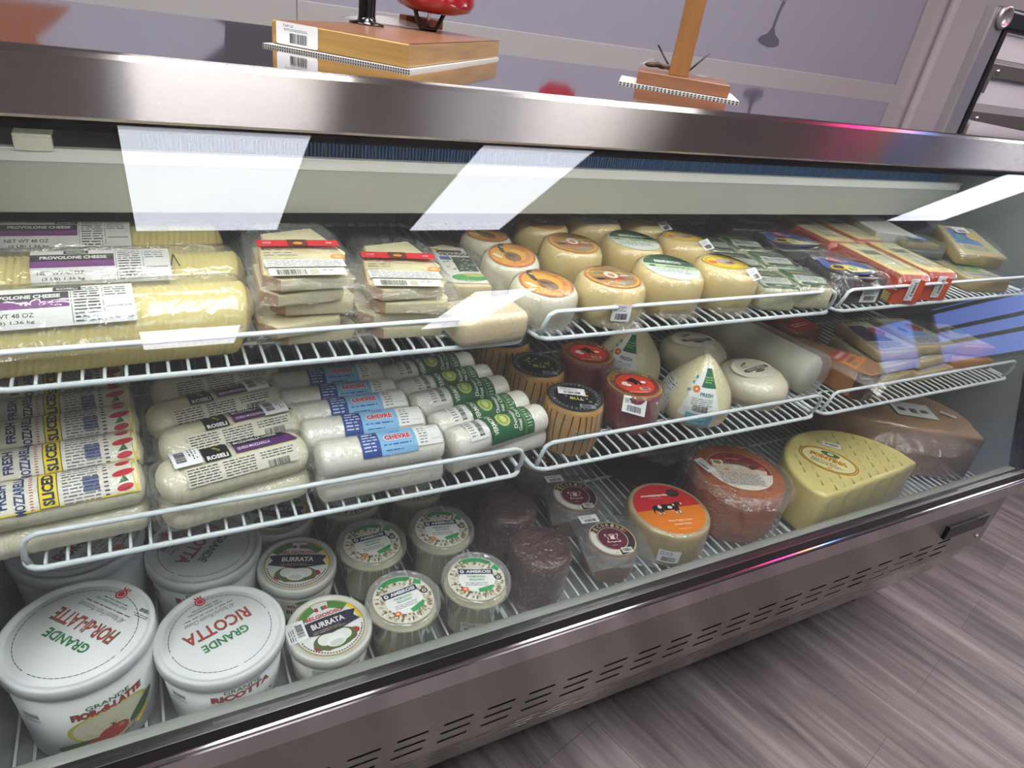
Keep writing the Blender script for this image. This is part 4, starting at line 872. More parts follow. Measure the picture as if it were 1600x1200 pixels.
def redw(loc, rz, label, stk):
    r, h = .050, .070
    t, rf = wheel('red_cheese_wheel', label, 'cheese', loc, 0, r, h, redr, .04, 'dark red wheels with a goat label', .007)
    a = Art(); q = .045
    a.ell(0, 0, q, q, '#c9a23c', n=40); a.ell(0, 0, q*.96, q*.96, '#7a1f20'); a.ell(0, 0, q*.93, q*.93, '#c9a23c', inner=.975)
    for i, c in enumerate('QUESO DE CABRA'):
        A = 160-10.5*i; a.text(c, q*.82*math.cos(R(A)), q*.82*math.sin(R(A)), .0048, .006, '#d9b45c', rot=A-90, bold=.03) if c != ' ' else None
    a.ell(0, -.002, q*.72, q*.66, '#d8402e')
    fillpoly(a, [(-.004, .014), (.001, .018), (.006, .012), (.009, .004), (.013, -.004), (.008, -.006), (.005, .001), (.003, -.006), (-.002, -.006), (-.003, .001), (-.009, .005), (-.013, .010), (-.008, .012)], '#17171a')
    for x, y in ((-.018, .0), (-.014, -.007), (.016, .002), (-.020, -.004)): a.ell(x, y, .005, .004, '#eceae4', n=12)
    a.rect(.002, -.022, .019, -.014, '#dadada', 1); a.bars(.004, -.021, .017, -.015, 5); a.fine(-.02, -.030, .018, -.026, 1, 4, '#f0c8a8')
    a.build('label', flat(h, rz=rz), t)
    if stk: sticker(t, place(-.026, -.040, .056, (math.cos(R(-32)), math.sin(R(-32)), -.12), (.22, .38, .9)), .038, .026, 2)
    MB().lathe([(rf(z)+.0016, z) for z in (0, .02, .04, .055, .068)]+[(.046, h+.0012), (0, h+.0016)], 48, close=False).build('film', film_t, t)
    skirt(.046, .060, h-.006, .006, film, t, a0=-95, a1=30, z1=-.02)
    return t
redw((.671, .728, MZ), -13, 'front dark red wheel with a price sticker hanging on its front', True)
redw((.652, .842, MZ), -18, 'dark red wheel behind the stickered red one', False)
# pear shaped cheeses
ivory = mat('ivory_rind', '#e6dfb4', .32, noise_a=.04, noise_s=12, sss=.15, coat=.3)
def pear(loc, rz, label, blue_first, fl=True):
    t = thing('pear_shaped_cheese', label, 'cheese', loc, rz, 'pear-shaped ivory cheeses')
    prof = [(.0, 0), (.045, .0), (.057, .008), (.061, .024), (.0595, .042), (.053, .060), (.042, .078), (.029, .094), (.017, .106), (.009, .113), (.004, .1165), (0, .117)]
    def rf(z):
        for (r0, z0), (r1, z1) in zip(prof[1:], prof[2:]):
            if z0 <= z <= z1: return r0+(r1-r0)*(z-z0)/(z1-z0+1e-9)
        return .002
    fine = []
    for k in range(45):
        z = .0005+.116*k/44; fine.append(((rf(max(0, z-.004))+rf(z)+rf(min(.117, z+.004)))/3, z))
    MB().lathe([(0, 0)]+fine+[(0, .117)], 44).build('cheese', ivory, t)
    rs = lambda z: (rf(max(0, z-.004))+rf(z)+rf(min(.117, z+.004)))/3
    def mp(u, v, h): z = .056+v; return ((rs(z)+h)*math.sin(u/.042), -(rs(z)+h)*math.cos(u/.042), z+h*.5)
    a = Art(); W = '#e9ece6'
    def trap(y0, y1, w0, w1, col, dx=0):
        n = 8; m_ = 6; vs = [(dx+(w0+(w1-w0)*j/n)*(i/m_-.5), y0+(y1-y0)*j/n) for j in range(n+1) for i in range(m_+1)]
        a.add(vs, [(j*(m_+1)+i, j*(m_+1)+i+1, (j+1)*(m_+1)+i+1, (j+1)*(m_+1)+i) for j in range(n) for i in range(m_)], col)
    trap(-.048, .048, .030, .018, W); trap(-.030, .040, .052, .026, W); trap(-.048, -.022, .031, .031, '#6fb7cc')
    trap(.020, .046, .024, .014, '#1f6b4c', .006); a.fine(-.002, .026, .014, .036, 3, 3, '#9ac65c'); a.ell(-.012, .016, .0052, .0052, '#e2702c', n=14); a.ell(-.012, .016, .002, .002, '#f3d0a8', n=8)
    for x, y in ((-.020, .024), (-.022, .012), (-.018, .032)): a.ell(x, y, .0025, .0025, '#4aa0b8', n=10)
    a.text('FRESH', .004, .010, .018, .0055, '#3a7a8c', bold=.03); a.fine(-.014, -.008, .014, .004, 4, 3, '#8a9296'); a.bars(-.010, -.018, .008, -.008, 4); a.fine(-.012, -.042, .012, -.028, 3, 5, '#d6eef2')
    a.build('label', mp, t, base=.0010)
    if fl:
        a = Art(); a.rect(-.019, -.022, .019, .022, '#d2d4ce', .005); a.fine(-.017, -.020, .017, .020, 9, 4, '#6a6e72', .95); a.build('printed_insert', lambda u, v, h: ((rs(.05+v)+h+.003)*math.sin(-1.35+u/.045), -(rs(.05+v)+h+.003)*math.cos(-1.35+u/.045), .05+v), t)
    f2 = [(r_+.0012, z) for r_, z in fine]; MB().lathe(f2, 44, close=False).build('film', film_t, t)
    MB().grid(lambda u, v: ((.010-.006*v+.012*v*v)*math.cos(u*2*PI), (.010-.006*v+.010*v*v)*math.sin(u*2*PI), .106+.026*v), 20, 5).build('film_twist', film, t)
    return t
pear((.803, .715, MZ), -34, 'front pear-shaped ivory cheese with a white and blue label and a twisted top', True)
pear((.752, .848, MZ), -52, 'pear-shaped ivory cheese behind, between the red wheels and the front pear', True, False)
# soft wrapped rounds
cream = mat('cream_wrap', '#e0d9bb', .55, noise_a=.08, noise_s=25, bump=1.0, bump_s=32, sss=.1)
def soft(loc, rz, label):
    t, rf = wheel('paper_wrapped_cheese', label, 'cheese', loc, rz, .066, .052, cream, .10, 'soft paper-wrapped round cheeses', .016, .004)
    a = Art(); a.ell(-.004, .006, .048, .034, '#e8e3cf'); a.rect(-.030, -.004, .030, .006, '#3a3428', .004); a.ell(-.030, .001, .005, .005, '#3a3428', n=12); a.ell(.03, .001, .005, .005, '#3a3428', n=12)
    a.text('PAVE SARDO', 0, .001, .05, .0065, '#e8e2cc', bold=.02); a.ell(.0, -.008, .014, .004, '#3a3428', n=16); a.ell(-.012, .022, .014, .003, '#6a8a54', n=12, rot=20); a.fine(-.03, .010, -.012, .015, 2, 4, '#55503c')
    a.build('label', lambda u, v, h: (u, v, .0556-.06*((u*u+v*v)/.05)*.05-.9*(u*u+v*v)+h), t, base=.001)
    MB().lathe([(rf(z)+.002, z) for z in (0, .015, .03)]+[(.066, .042), (.056, .052), (.03, .057), (0, .058)], 44, close=False).build('film', film, t)
    return t
soft((.968, .742, MZ), 10, 'front paper-wrapped round cheese with a dark banner label, at the guard rail corner')
soft((.930, .868, MZ), -5, 'paper-wrapped round cheese behind, under the upper shelf')
t = thing('white_cheese_cylinder', 'long white cheese cylinder in a dotted bubble bag, right end of the middle section', 'cheese', (1.072, .835, MZ), 100)
o = MB().grid(caps(.25, .042, .040, end=.25), 50, 28).build('cheese', mat('pale_curd', '#d9d8c2', .5, noise_a=.04, noise_s=20, sss=.1), t, weld=True)
o = MB().grid(caps(.28, .050, .045, end=.3), 50, 28).build('bubble_bag', clear('bubble_bag', .22, '#b9bab4', f0=.08, rough=.2, bump=1.0, bump_s=160), t, weld=True)
# brown wedge
def wedge_out(w0, w1, d, r=.006): return [(-w0/2, 0), (w0/2, 0), (w1/2, d), (-w1/2, d)]
t = thing('cheese_wedge', 'dark brown rind wedge with orange and red label and price sticker, right middle shelf', 'cheese', (1.226, .674, MZ), 22)
o = MB().prism([(-.035, 0), (.0, -.010), (.042, .006), (.046, .02), (.02, .16), (-.005, .17), (-.040, .03)], 0, .058, 0, .004).build('cheese', mat('amber_cheese', '#a8703c', .4, noise_a=.2, noise_s=14, coat=.5), t)
MB().prism([(-.0405, .012), (-.036, -.001), (-.006, -.0105), (-.004, -.008), (-.034, .004), (-.038, .03)], .001, .057, 0).build('rind', mat('maroon_rind', '#4a1f1c', .4, coat=.5), t)
a = Art(); a.poly([(-.036, .03), (.042, .03), (.034, .085), (-.026, .09)], '#d9822c'); a.poly([(-.030, .062), (.036, .062), (.030, .09), (-.020, .093)], '#b8352c'); a.text('PARRANO', .003, .074, .046, .010, '#f0dcc8', bold=.04); a.text('ROBUSTO', .003, .052, .04, .008, '#5a3a14', bold=.03); a.ell(-.01, .040, .012, .005, '#7a8a2c', n=14)
a.build('label', flat(.058), t, base=.0008); sticker(t, place(.024, -.0025, .024, (.90, .42, 0), (.3, -.2, 1)), .030, .026, 8)
vacbag(t, .10, .061, 3.3, film, .062, .004, 'film', .5, .02, 16).location = (0, .07, 0)
t = thing('cheese_wedge', 'dark wrapped wedge behind the brown rind wedge, under the upper shelf', 'cheese', (1.25, .86, MZ), 10)
MB().prism([(-.05, 0), (.05, 0), (.03, .12), (-.03, .12)], 0, .055, 0, .004).build('cheese', mat('brick_rind', '#7d4632', .45, noise_a=.3, noise_s=25), t)
a = Art(); a.poly([(-.045, .01), (.045, .01), (.035, .07), (-.035, .07)], '#a83228'); a.ell(-.02, .05, .014, .006, '#2f6b3c', n=14); a.fine(-.03, .02, .03, .035, 2, 3, '#e8d8c0'); a.build('label', flat(.055), t, base=.0008)
# flat silver and blue vacuum packs
goldish = mat('straw_cheese', '#c2ad7a', .5, noise_a=.25, noise_s=35, coat=.3)
def flatpack(loc, rz, label, cols, seed, w0=.15, w1=.10, d=.12, h=.022, cm_=None, txt=None, group='flat vacuum packs on the right middle shelf'):
    t = thing('vacuum_pack', label, 'cheese pack', loc, rz, group)
    MB().prism([(-w0/2, 0), (w0/2, 0), (w1/2, d), (-w1/2, d)], 0, h, 0, .004).build('cheese', cm_ or goldish, t)
    a = Art(); r2 = random.Random(seed)
    a.poly([(-w0*.42, .008), (w0*.42, .008), (w1*.42, d*.9), (-w1*.42, d*.9)], cols[0]); a.poly([(-w0*.40, d*.35), (w0*.2, d*.3), (w1*.1, d*.85), (-w1*.4, d*.85)], cols[1])
    a.ell(w0*.16, d*.62, w0*.15, d*.14, cols[2], n=20); a.fine(-w0*.35, .014, w0*.3, d*.28, 4, seed, '#3c4048')
    if txt: a.text(txt, w0*.16, d*.62, w0*.24, d*.12, '#f0f0ea', bold=.04)
    a.ell(-w0*.2, d*.55, w0*.06, d*.1, cols[3 % len(cols)], n=14)
    a.build('label', flat(h), t, base=.0008); o = vacbag(t, d*.62, h+.0025, seed, film, w0*.58, .003, 'film', .75, .012, 14); o.location = (0, d*.5, 0)
    return t
c1 = ['#c9ccc4', '#2c3560', '#a83a3a', '#1e2028']; c2 = ['#b9bfc6', '#6f8fd0', '#c9c4b0', '#20232c']
for k, (x, y, z, rz, cc, lb) in enumerate(((1.335, .690, 0, 6, c1, 'lowest flat pack of the left stack behind the right middle guard rail'), (1.345, .70, .024, 3, c1, 'middle flat pack of the left stack with a navy label'), (1.350, .71, .048, -4, c1, 'top flat pack of the left stack, navy and white label with black spots'),
    (1.47, .688, 0, 2, c2, 'lowest flat pack of the right stack, gold edged'), (1.475, .70, .024, 5, c2, 'middle flat pack of the right stack'), (1.478, .71, .048, -6, ['#b9bfc6', '#7fa0e0', '#a8443c', '#20232c'], 'top flat pack of the right stack, pale blue label with a red patch'))):
    flatpack((x, y, MZ+.001+z), rz, lb, cc, 11+k, .13, .09, .14)
t = flatpack((1.625, .70, MZ+.001), -14, 'lower orange cheese wedge pack at the right end of the middle shelf', ['#d8c8a0', '#c9b98c', '#2f6b3c', '#2f6b3c'], 31, .12, .05, .12, .026, mat('orange_cheese', '#cf8f4c', .45, noise_a=.12, noise_s=14, coat=.3), group='orange cheese wedges')
dup(t, (1.618, .712, MZ+.031), -20, 'top orange cheese wedge pack with a green oval, right end of the middle shelf')
# ================================================================ UPPER TIER
prov = mat('provolone', '#e2d28a', .45, noise_a=.05, noise_s=40, sss=.2)
def provo(loc, rz, label, L=.315, r=.048, h=.045, mark=False, top=True, lx=0):
    t = thing('sliced_provolone_pack', label, 'cheese pack', loc, rz, 'long packs of sliced provolone')
    def fn(u, v):
        x = (u-.5)*L; e = abs(u-.5)*2; k = 1 if e < .90 else math.sqrt(max(0, 1-((e-.90)/.10)**2.2))
        A = 2*PI*v; n = 46; q = (u*n+.25*math.sin(A)) % 1; rp = 1-.05*q+.012*nz(u*20, 0, 0, 1, 1); z = h*k*rp*math.cos(A); z = max(z, -h*.55)
        return (x+.012*math.cos(A), r*k*rp*math.sin(A), z+h*.55)
    MB().grid(fn, 230, 30).build('cheese_slices', prov, t, weld=True)
    H = h*1.55
    MB().grid(caps(L+.014, r+.004, h*.78+.004, flatb=.0, end=.5), 60, 26).build('clear_tray', clear('tray_film', .07, '#eeeede', f0=.07, rough=.09, bump=.6, bump_s=30), t, weld=True)
    def fl(u, v): x = -L/2-.02+(L+.052)*u; return (x, -r-.008+(2*r+.016)*v, H*.62+.003*nz(u*9, v*2, loc[1], 1, 1))
    MB().grid(lambda u, v: (L/2-.006+.034*u, -r*.95+(2*r*.95)*v, H*(.80-.45*u)+.003*nz(u*3, v*5, 1, 1, 1)), 6, 10).grid(lambda u, v: (-L/2+L*u, -r-.010*v-.002*math.sin(u*30), H*.60-.012*v), 30, 2).build('flange', film, t)
    if top:
        a = Art(); x0, x1, V = -.055+lx, .082+lx, .026
        a.poly(rrect(x0, x1, -V, V, .003), '#e9ebe9') if 0 else a.rect(x0, -V, x1, V, '#e9ebe9', .006)
        a.rect(-.024, V-.010, .0, V-.001, '#222224', .005); a.text('ROSELI', -.012, V-.0065, .018, .004, '#d8dce0', bold=.03)
        a.rect(x0, .003, x0+.080, .015, '#221d2c', .006); a.text('PROVOLONE CHEESE', x0+.041, .0085, .064, .0055, WHT, bold=.04)
        a.rect(x0, -.006, x0+.080, .003, '#7c2d86', .006); a.text('NET WT 48 OZ', x0+.028, -.013, .044, .0045, '#333338', bold=.01); a.text('(3 LB) 1.36 kg', x0+.03, -.020, .04, .004, '#333338', bold=.01)
        a.rect(x0+.0815, -V+.002, x0+.0820, V-.002, '#55585c', .01); a.fine(x0+.084, -.024, x0+.107, .022, 12, 2, '#3c3e44', .95); a.rect(x0+.109, -V+.002, x0+.1095, V-.002, '#55585c', .01)
        a.fine(x0+.111, .004, x0+.134, .020, 4, 3, '#55585e'); a.bars(x0+.112, -.022, x0+.134, -.008, 4)
        if mark: pass
        a.build('label', logmap(h+.004, h*.55+.0005, ry=r+.004), t, base=.0012)
        if mark:
            a = Art(); a.add([(0.0820, -.008), (0.0835, -.008), (0.0870, .008), (0.0855, .010)], [(0, 1, 2, 3)], '#141418'); a.add([(0.0910, -.010), (0.0925, -.0095), (0.0870, .010), (0.0855, .009)], [(0, 1, 2, 3)], '#141418'); a.build('ink_mark', logmap(h+.004, h*.55+.0005, ry=r+.004), t, base=.0014, label='hand drawn black caret')
    return t
provo((-.070, .760, TZ), 3, 'front long provolone pack with a purple striped label, upper shelf left', lx=-.036)
provo((-.066, .866, TZ), 1, 'second long provolone pack with a black pen mark beside its label', mark=True)
provo((-.080, .972, TZ), 0, 'rearmost long provolone pack, in the shade of the coil tray', lx=-.025)
# sliced wedge packs
asi = mat('aged_slices', '#e6dcae', .5, noise_a=.06, noise_s=25, sss=.15); asr = mat('rind_edge', '#b9895a', .6, noise_a=.2, noise_s=60)
def slices(loc, rz, label, top, seed):
    t = thing('sliced_wedge_pack', label, 'cheese pack', loc, rz, 'vacuum packs of sliced wedges')
    for k, (dx, dy, a_) in enumerate(((-.004, .0, 2), (.004, .062, -5))):
        o = MB().prism([(-.030+dx, dy), (.046+dx, dy+.012), (.052+dx, dy+.03), (.024+dx, dy+.125), (-.042+dx, dy+.10), (-.046+dx, dy+.02)], 0, .0155-.001*k, 0, .003).build('cheese_slices', asi, t)
        MB().prism([(-.0305+dx, dy-.0006), (-.0470+dx, dy+.019), (-.0430+dx, dy+.10), (-.041+dx, dy+.10), (-.044+dx, dy+.021), (-.029+dx, dy+.001)], .001, .0145-.001*k).build('rind', asr, t)
    MB().grid(lambda u, v: ((u-.5)*.135*(1-.12*v), -.018+.235*v, .0172-.012*max(0, abs(u-.5)*2-.72)*3-.009*max(0, abs(v-.5)*2-.8)*3+.003*nz(u*7+seed, v*9, seed, 1, 1)), 20, 26).build('film', film, t)
    if top:
        a = Art(); a.rect(-.048, .098, .050, .120, '#c9252f', .02); a.rect(-.012, .099, .012, .121, '#5a2a1c', 1); a.ell(0, .108, .006, .005, '#d89a3c', n=12); a.text('DOP', -.036, .109, .010, .005, '#f0d0cc', bold=.02); a.ell(.038, .109, .004, .003, '#f0d0cc', n=10, inner=.5)
        a.text('Classico', .004, .092, .028, .007, '#4a4232', shear=.3, bold=.01); a.fine(-.044, .062, -.004, .088, 3, seed, '#4a4438', .6, .3); a.ell(.040, .060, .009, .008, '#e08a3a', n=16); a.ell(.040, .060, .005, .0045, '#eebb88', n=10)
        a.rect(-.046, .028, .044, .052, '#dfe0dc', .02); a.fine(-.044, .029, .042, .050, 5, seed+1, '#6a6e74', .95); a.rect(-.044, .002, .040, .024, '#e4e2d4', .02); a.bars(-.036, .004, -.004, .020, seed); a.rect(0, .004, .010, .020, '#b8b59a', 1); a.fine(.014, .014, .030, .019, 1, 4)
        a.build('label', flat(.0168, rz=0), t, base=.0035)
    return t
for k in range(5): slices((.155+(.009, -.006, .007, -.003, 0)[k], .722+(.010, -.002, .012, .003, 0)[k], TZ+.001+k*.0183), (-7, 3, -9, 0, -3)[k], ['bottom', 'second', 'third', 'fourth', 'top'][k]+(' pack up in the left stack of sliced wedges' if k < 4 else ' pack of the left sliced wedge stack, red label, against the provolone'), k == 4, 3+k)
for k in range(4): slices((.272+(.006, -.006, .005, .002)[k], .722+(.003, .010, -.002, 0)[k], TZ+.001+k*.0180), (-11, -2, -13, -9)[k], ['bottom', 'second', 'third', 'top'][k]+(' pack up in the right stack of sliced wedges' if k < 3 else ' pack of the right sliced wedge stack, red label, beside the notebook-like pack'), k == 3, 13+k)
t = thing('notebook_label_cheese', 'sliced cheese pack with a black, white and green label and a zigzag edge', 'cheese pack', (.378, .785, TZ+.001), -10)
MB().prism([(-.036, 0), (.036, .0), (.030, .155), (.0, .17), (-.034, .15)], 0, .045, 0, .004).build('cheese', mat('buff_cheese', '#d9c79a', .5, noise_a=.1, noise_s=25), t)
a = Art(); a.poly([(-.034, .006), (.034, .006), (.028, .15), (-.031, .15)], '#e8e6dc')
for k in range(16): a.poly([(-.034+.0002*k, .010+k*.0086), (-.024+.0002*k, .0125+k*.0086), (-.034+.0002*k, .015+k*.0086)], '#17171a')
a.rect(-.018, .128, .022, .138, '#23201c', 1); a.rect(-.026, .136, -.012, .144, '#d9a93c', 1); a.text('VIDIAGO', .006, .120, .048, .012, '#2a2a28', bold=.05); a.rect(-.018, .096, -.002, .110, '#3a66b0', 1); a.rect(0, .05, .030, .108, '#2c4634', 1); r2 = random.Random(2)
for k in range(40): a.ell(r2.uniform(-.016, .030), r2.uniform(.046, .104), .0022, .0018, r2.choice(['#17171a', '#5c7a4c', '#c8c8b0', '#2c4634']), n=6)
a.ell(.010, .026, .026, .014, '#3f9a44', n=20); a.ell(.018, .036, .016, .007, '#b9c46a', n=14); a.fine(-.012, .012, .024, .018, 1, 3, '#c8dcc0'); a.build('label', flat(.045), t, base=.0010)
o = vacbag(t, .105, .0485, 1.7, film, .056, .003, 'film', .7, .02, 18); o.location = (0, .078, 0)
t = thing('white_cheese_block', 'rounded cream cheese block lying before the black striped pack, at the section end', 'cheese', (.383, .712, TZ+.001), 4)
MB().prism(rrect(-.055, .050, -.022, .045, .014), 0, .040, 0, .010).build('cheese', mat('cream_block', '#dfcfa6', .45, noise_a=.06, noise_s=20, sss=.1), t)
MB().prism(rrect(-.057, .052, -.024, .047, .014), 0, .0425, 0, .010).build('film', film, t)
# round cheeses
butter = mat('butter_rind', '#e2cb8e', .35, noise_a=.05, noise_s=14, sss=.15, coat=.3); whiter = mat('white_rind', '#e6e0c8', .5, noise_a=.06, noise_s=30, bump=.3, bump_s=60, sss=.1)
def roundc(loc, rz, label, kind, r=.054, h=.060, tilt=(0, 0), group=None, fr_=True):
    t, rf = wheel('round_cheese', label, 'cheese', loc, 0, r, h, whiter if kind == 'sun' else butter, .07, group, .010)
    t.rotation_euler = (R(tilt[0]), R(tilt[1]), 0)
    a = Art(); q = r*.80
    if kind == 'sun':
        a.ell(0, 0, q, q, '#c4682c', n=40); a.ell(0, 0, q*.90, q*.90, '#e8a82c'); a.ell(0, 0, q*.80, q*.80, '#d98a24', inner=.96)
        for i in range(12): a.text('TORTAESPANA  '[i % 13] if i < 11 else 'o', q*.68*math.cos(R(110-14*i)), q*.68*math.sin(R(110-14*i)), .0045, .006, '#b8401c', rot=20-14*i, bold=.02)
        a.ell(.004, -.004, q*.42, q*.34, '#8a5a24', n=20, rot=-20)
        for d in range(-40, 60, 20): a.poly([(-q*.2, -q*.1), (-q*.17, -q*.16), (q*.42*math.cos(R(d)), q*.34*math.sin(R(d)))], '#5c3a18')
        fillpoly(a, [(-q*.98, q*.36), (-q*.8, q*.42), (-q*.5, q*.05), (-q*.3, -q*.05), (-q*.35, -q*.2), (-q*.6, -q*.1), (-q*.85, q*.1)], '#211a14'); a.ell(-q*.7, q*.2, q*.1, q*.08, '#e8c83c', n=10); a.ell(-q*.35, -q*.55, q*.25, q*.1, '#dfe6cf', n=14)
    elif kind == 'cook':
        a.ell(0, 0, q, q, '#c9702c', n=40); a.ell(0, 0, q*.93, q*.93, '#dcb448'); a.ell(0, 0, q*.86, q*.84, '#b8854a')
        a.poly([(-q*.8, .0), (q*.8, 0), (q*.7, -q*.3), (-q*.7, -q*.3)], '#8a6a4a'); a.ell(.0, q*.15, q*.24, q*.3, '#efe6d8', n=20); a.ell(0, q*.12, q*.12, q*.17, '#c9803c', n=14)
        for x, y, c in ((-.3, -.15, '#a83228'), (.1, -.22, '#b8352c'), (.35, -.12, '#a03a2c'), (-.55, -.2, '#2a2420'), (.5, .1, '#e2dac8'), (-.4, .35, '#6a8a3c'), (.4, .35, '#d8c46a')): a.ell(x*q, y*q, q*.17, q*.08, c, n=14)
        a.rect(-q*.05, -q*.72, q*.45, -q*.5, '#8c9890', 1); a.fine(-q*.6, q*.55, q*.5, q*.7, 1, 3, '#7a4a1c')
    elif kind == 'ebro':
        a.ell(0, 0, q, q, '#e3e9e2', n=40); a.poly([(q*.985*math.cos(R(x)), q*.985*math.sin(R(x))) for x in range(8, 173, 6)], '#2e5c3e'); a.text('EBREOS', 0, q*.40, q*1.0, q*.22, '#eef2ea', bold=.05); a.ell(0, q*.72, q*.16, q*.10, '#5c8468', n=14)
        a.poly([(-q*.99, q*.12), (q*.99, q*.12), (q*.97, -q*.12), (-q*.97, -q*.12)], '#bcd3a0'); a.fine(-q*.2, -q*.08, q*.9, q*.08, 1, 2, '#5c7a3c', thick=.6); a.fine(-q*.75, -q*.55, q*.75, -q*.16, 4, 4, '#8a969a', .9); a.ell(-q*.7, 0, q*.12, q*.07, '#3a4a3c', n=10)
    elif kind == 'yel':
        a.ell(0, q*.25, q*1.0, q*.58, '#9a2c24', n=36); a.ell(0, q*.25, q*.97, q*.55, '#ecd024'); a.ell(0, q*.25, q*.88, q*.46, '#9a2c24', inner=.96); a.ell(.06*q, q*.3, q*.46, q*.24, '#c9a0a4', n=20); a.ell(q*.2, q*.28, q*.2, q*.14, '#7a3440', n=14); a.ell(-q*.6, q*.2, q*.16, q*.15, '#e0602c', n=14); a.text('VALLE', -.0, q*.34, q*.5, q*.13, '#f4eee8', bold=.03)
    a.build('label', flat(h, rz=rz), t)
    if kind == 'yel': sticker(t, place(r*.42, -r*.62, h-.001, (.93, .36, -.0), (-.30, .80, .52)), .034, .022, 4)
    MB().lathe([(rf(z)+.0018, z) for z in (0, .015, .03, .045)]+[(r*.95, h-.004), (r*.8, h+.0016), (0, h+.002)], 44, close=False).build('film', film_t if kind != 'sun' else film, t)
    if fr_: skirt(r*.9, r*1.16, .016, .010, film, t, a0=-130, a1=-20, z1=-.010)
    return t
g1 = 'round cheeses with orange sun labels'; g2 = 'round cheeses with pictured labels'
roundc((.487, .762, TZ), -52, 'front white cheese with an orange sun label, behind the left end of the guard rail', 'sun', .050, .056, (6, 0), g1)
roundc((.490, .872, TZ), -62, 'second white cheese with an orange sun label', 'sun', .046, .058, (8, -4), g1)
roundc((.496, .975, TZ), -60, 'rearmost white cheese with an orange sun label, in the shade', 'sun', .044, .052, (0, 0), g1, False)
t = roundc((.597, .752, TZ), -7, 'front butter coloured cheese with a food picture label, at the middle guard rail', 'cook', .054, .062, (0, 0), g2)
sticker(t, sidemap(lambda z: .056, z=.030, a0=-14), .028, .026, 5)
roundc((.610, .892, TZ), -14, 'butter coloured cheese with a food picture label, second row', 'cook', .053, .066, (3, 0), g2)
roundc((.620, 1.01, TZ), -10, 'butter coloured cheese with a food picture label, at the back', 'cook', .050, .062, (0, 0), g2, False)
t = roundc((.722, .775, TZ), -17, 'front cheese with a dark green and white label and a pink lens of light beside it', 'ebro', .058, .066, (4, 0), g2)
t['label'] = 'front cheese with a dark green and white label'
roundc((.740, .900, TZ), -15, 'second cheese with a dark green and white label', 'ebro', .056, .066, (3, 0), g2)
roundc((.736, 1.02, TZ), -8, 'rearmost cheese with a dark green label, in the shade', 'ebro', .056, .066, (0, 0), g2, False)
roundc((.840, .772, TZ), -8, 'front cheese with a yellow oval label and a price sticker on its shoulder', 'yel', .056, .066, (4, 2), g2)
roundc((.858, .902, TZ), -12, 'second cheese with a yellow oval label and price sticker', 'yel', .052, .066, (2, 0), g2)
roundc((.858, 1.02, TZ), -12, 'rearmost cheese with a yellow oval label, in the shade', 'yel', .052, .060, (0, 0), g2, False)
# herb cheese packs
blue = mat('speckled_cheese', '#d9d6b4', .55, noise_a=.5, noise_s=120)
def herb(loc, rz, label, dim=False):
    t = thing('herb_cheese_pack', label, 'cheese pack', loc, rz, 'green and white wrapped cheese pieces')
    MB().prism(rrect(-.036, .036, 0, .085, .012), 0, .042, 0, .008).build('cheese', blue, t)
    a = Art(); a.poly([(-.034, .003), (.034, .003), (.034, .082), (-.034, .082)], '#2c6a45'); a.poly([(-.03, .02), (.032, .024), (.030, .042), (-.028, .044)], '#c4cabf'); a.fine(-.026, .024, .028, .040, 4, 4, '#5a6660', .9)
    a.rect(-.030, .052, .030, .074, '#25472f', 1); a.ell(.012, .062, .012, .006, '#e0702c', n=14); a.ell(-.010, .062, .014, .007, '#8c6a3c', n=14); a.poly([(-.028, .005), (.028, .005), (.025, .016), (-.026, .018)], '#2c5438'); a.fine(-.008, .008, .018, .014, 1, 3, '#e6e6dc', thick=.7); a.ell(-.016, .012, .004, .003, '#b8c83c', n=10)
    a.build('label', lambda u, v, h: (u, v, .042-.0018*math.sin(v*120)-max(0, abs(u)-.028)*.5+h), t, base=.0030)
    MB().grid(lambda u, v: ((u-.5)*.088, -.010+.105*v, .047-.025*max(0, abs(u-.5)*2-.8)*3-.03*max(0, abs(v-.5)*2-.86)*3+.003*nz(u*6, v*8, loc[0]*9, 1, 1)), 16, 18).build('film', film_t, t)
    return t
k = 0
for j, y in enumerate((.712, .803, .894)):
    for i, x in enumerate((.925, 1.005)):
        herb((x+.012*j-.008*i, y-.012*i, TZ+.001+.004*i), -14, ['front left', 'front right', 'middle left', 'middle right', 'rear left', 'rear right'][k]+' green and white wrapped piece, between the yellow label cheese and the dark packs'); k += 1
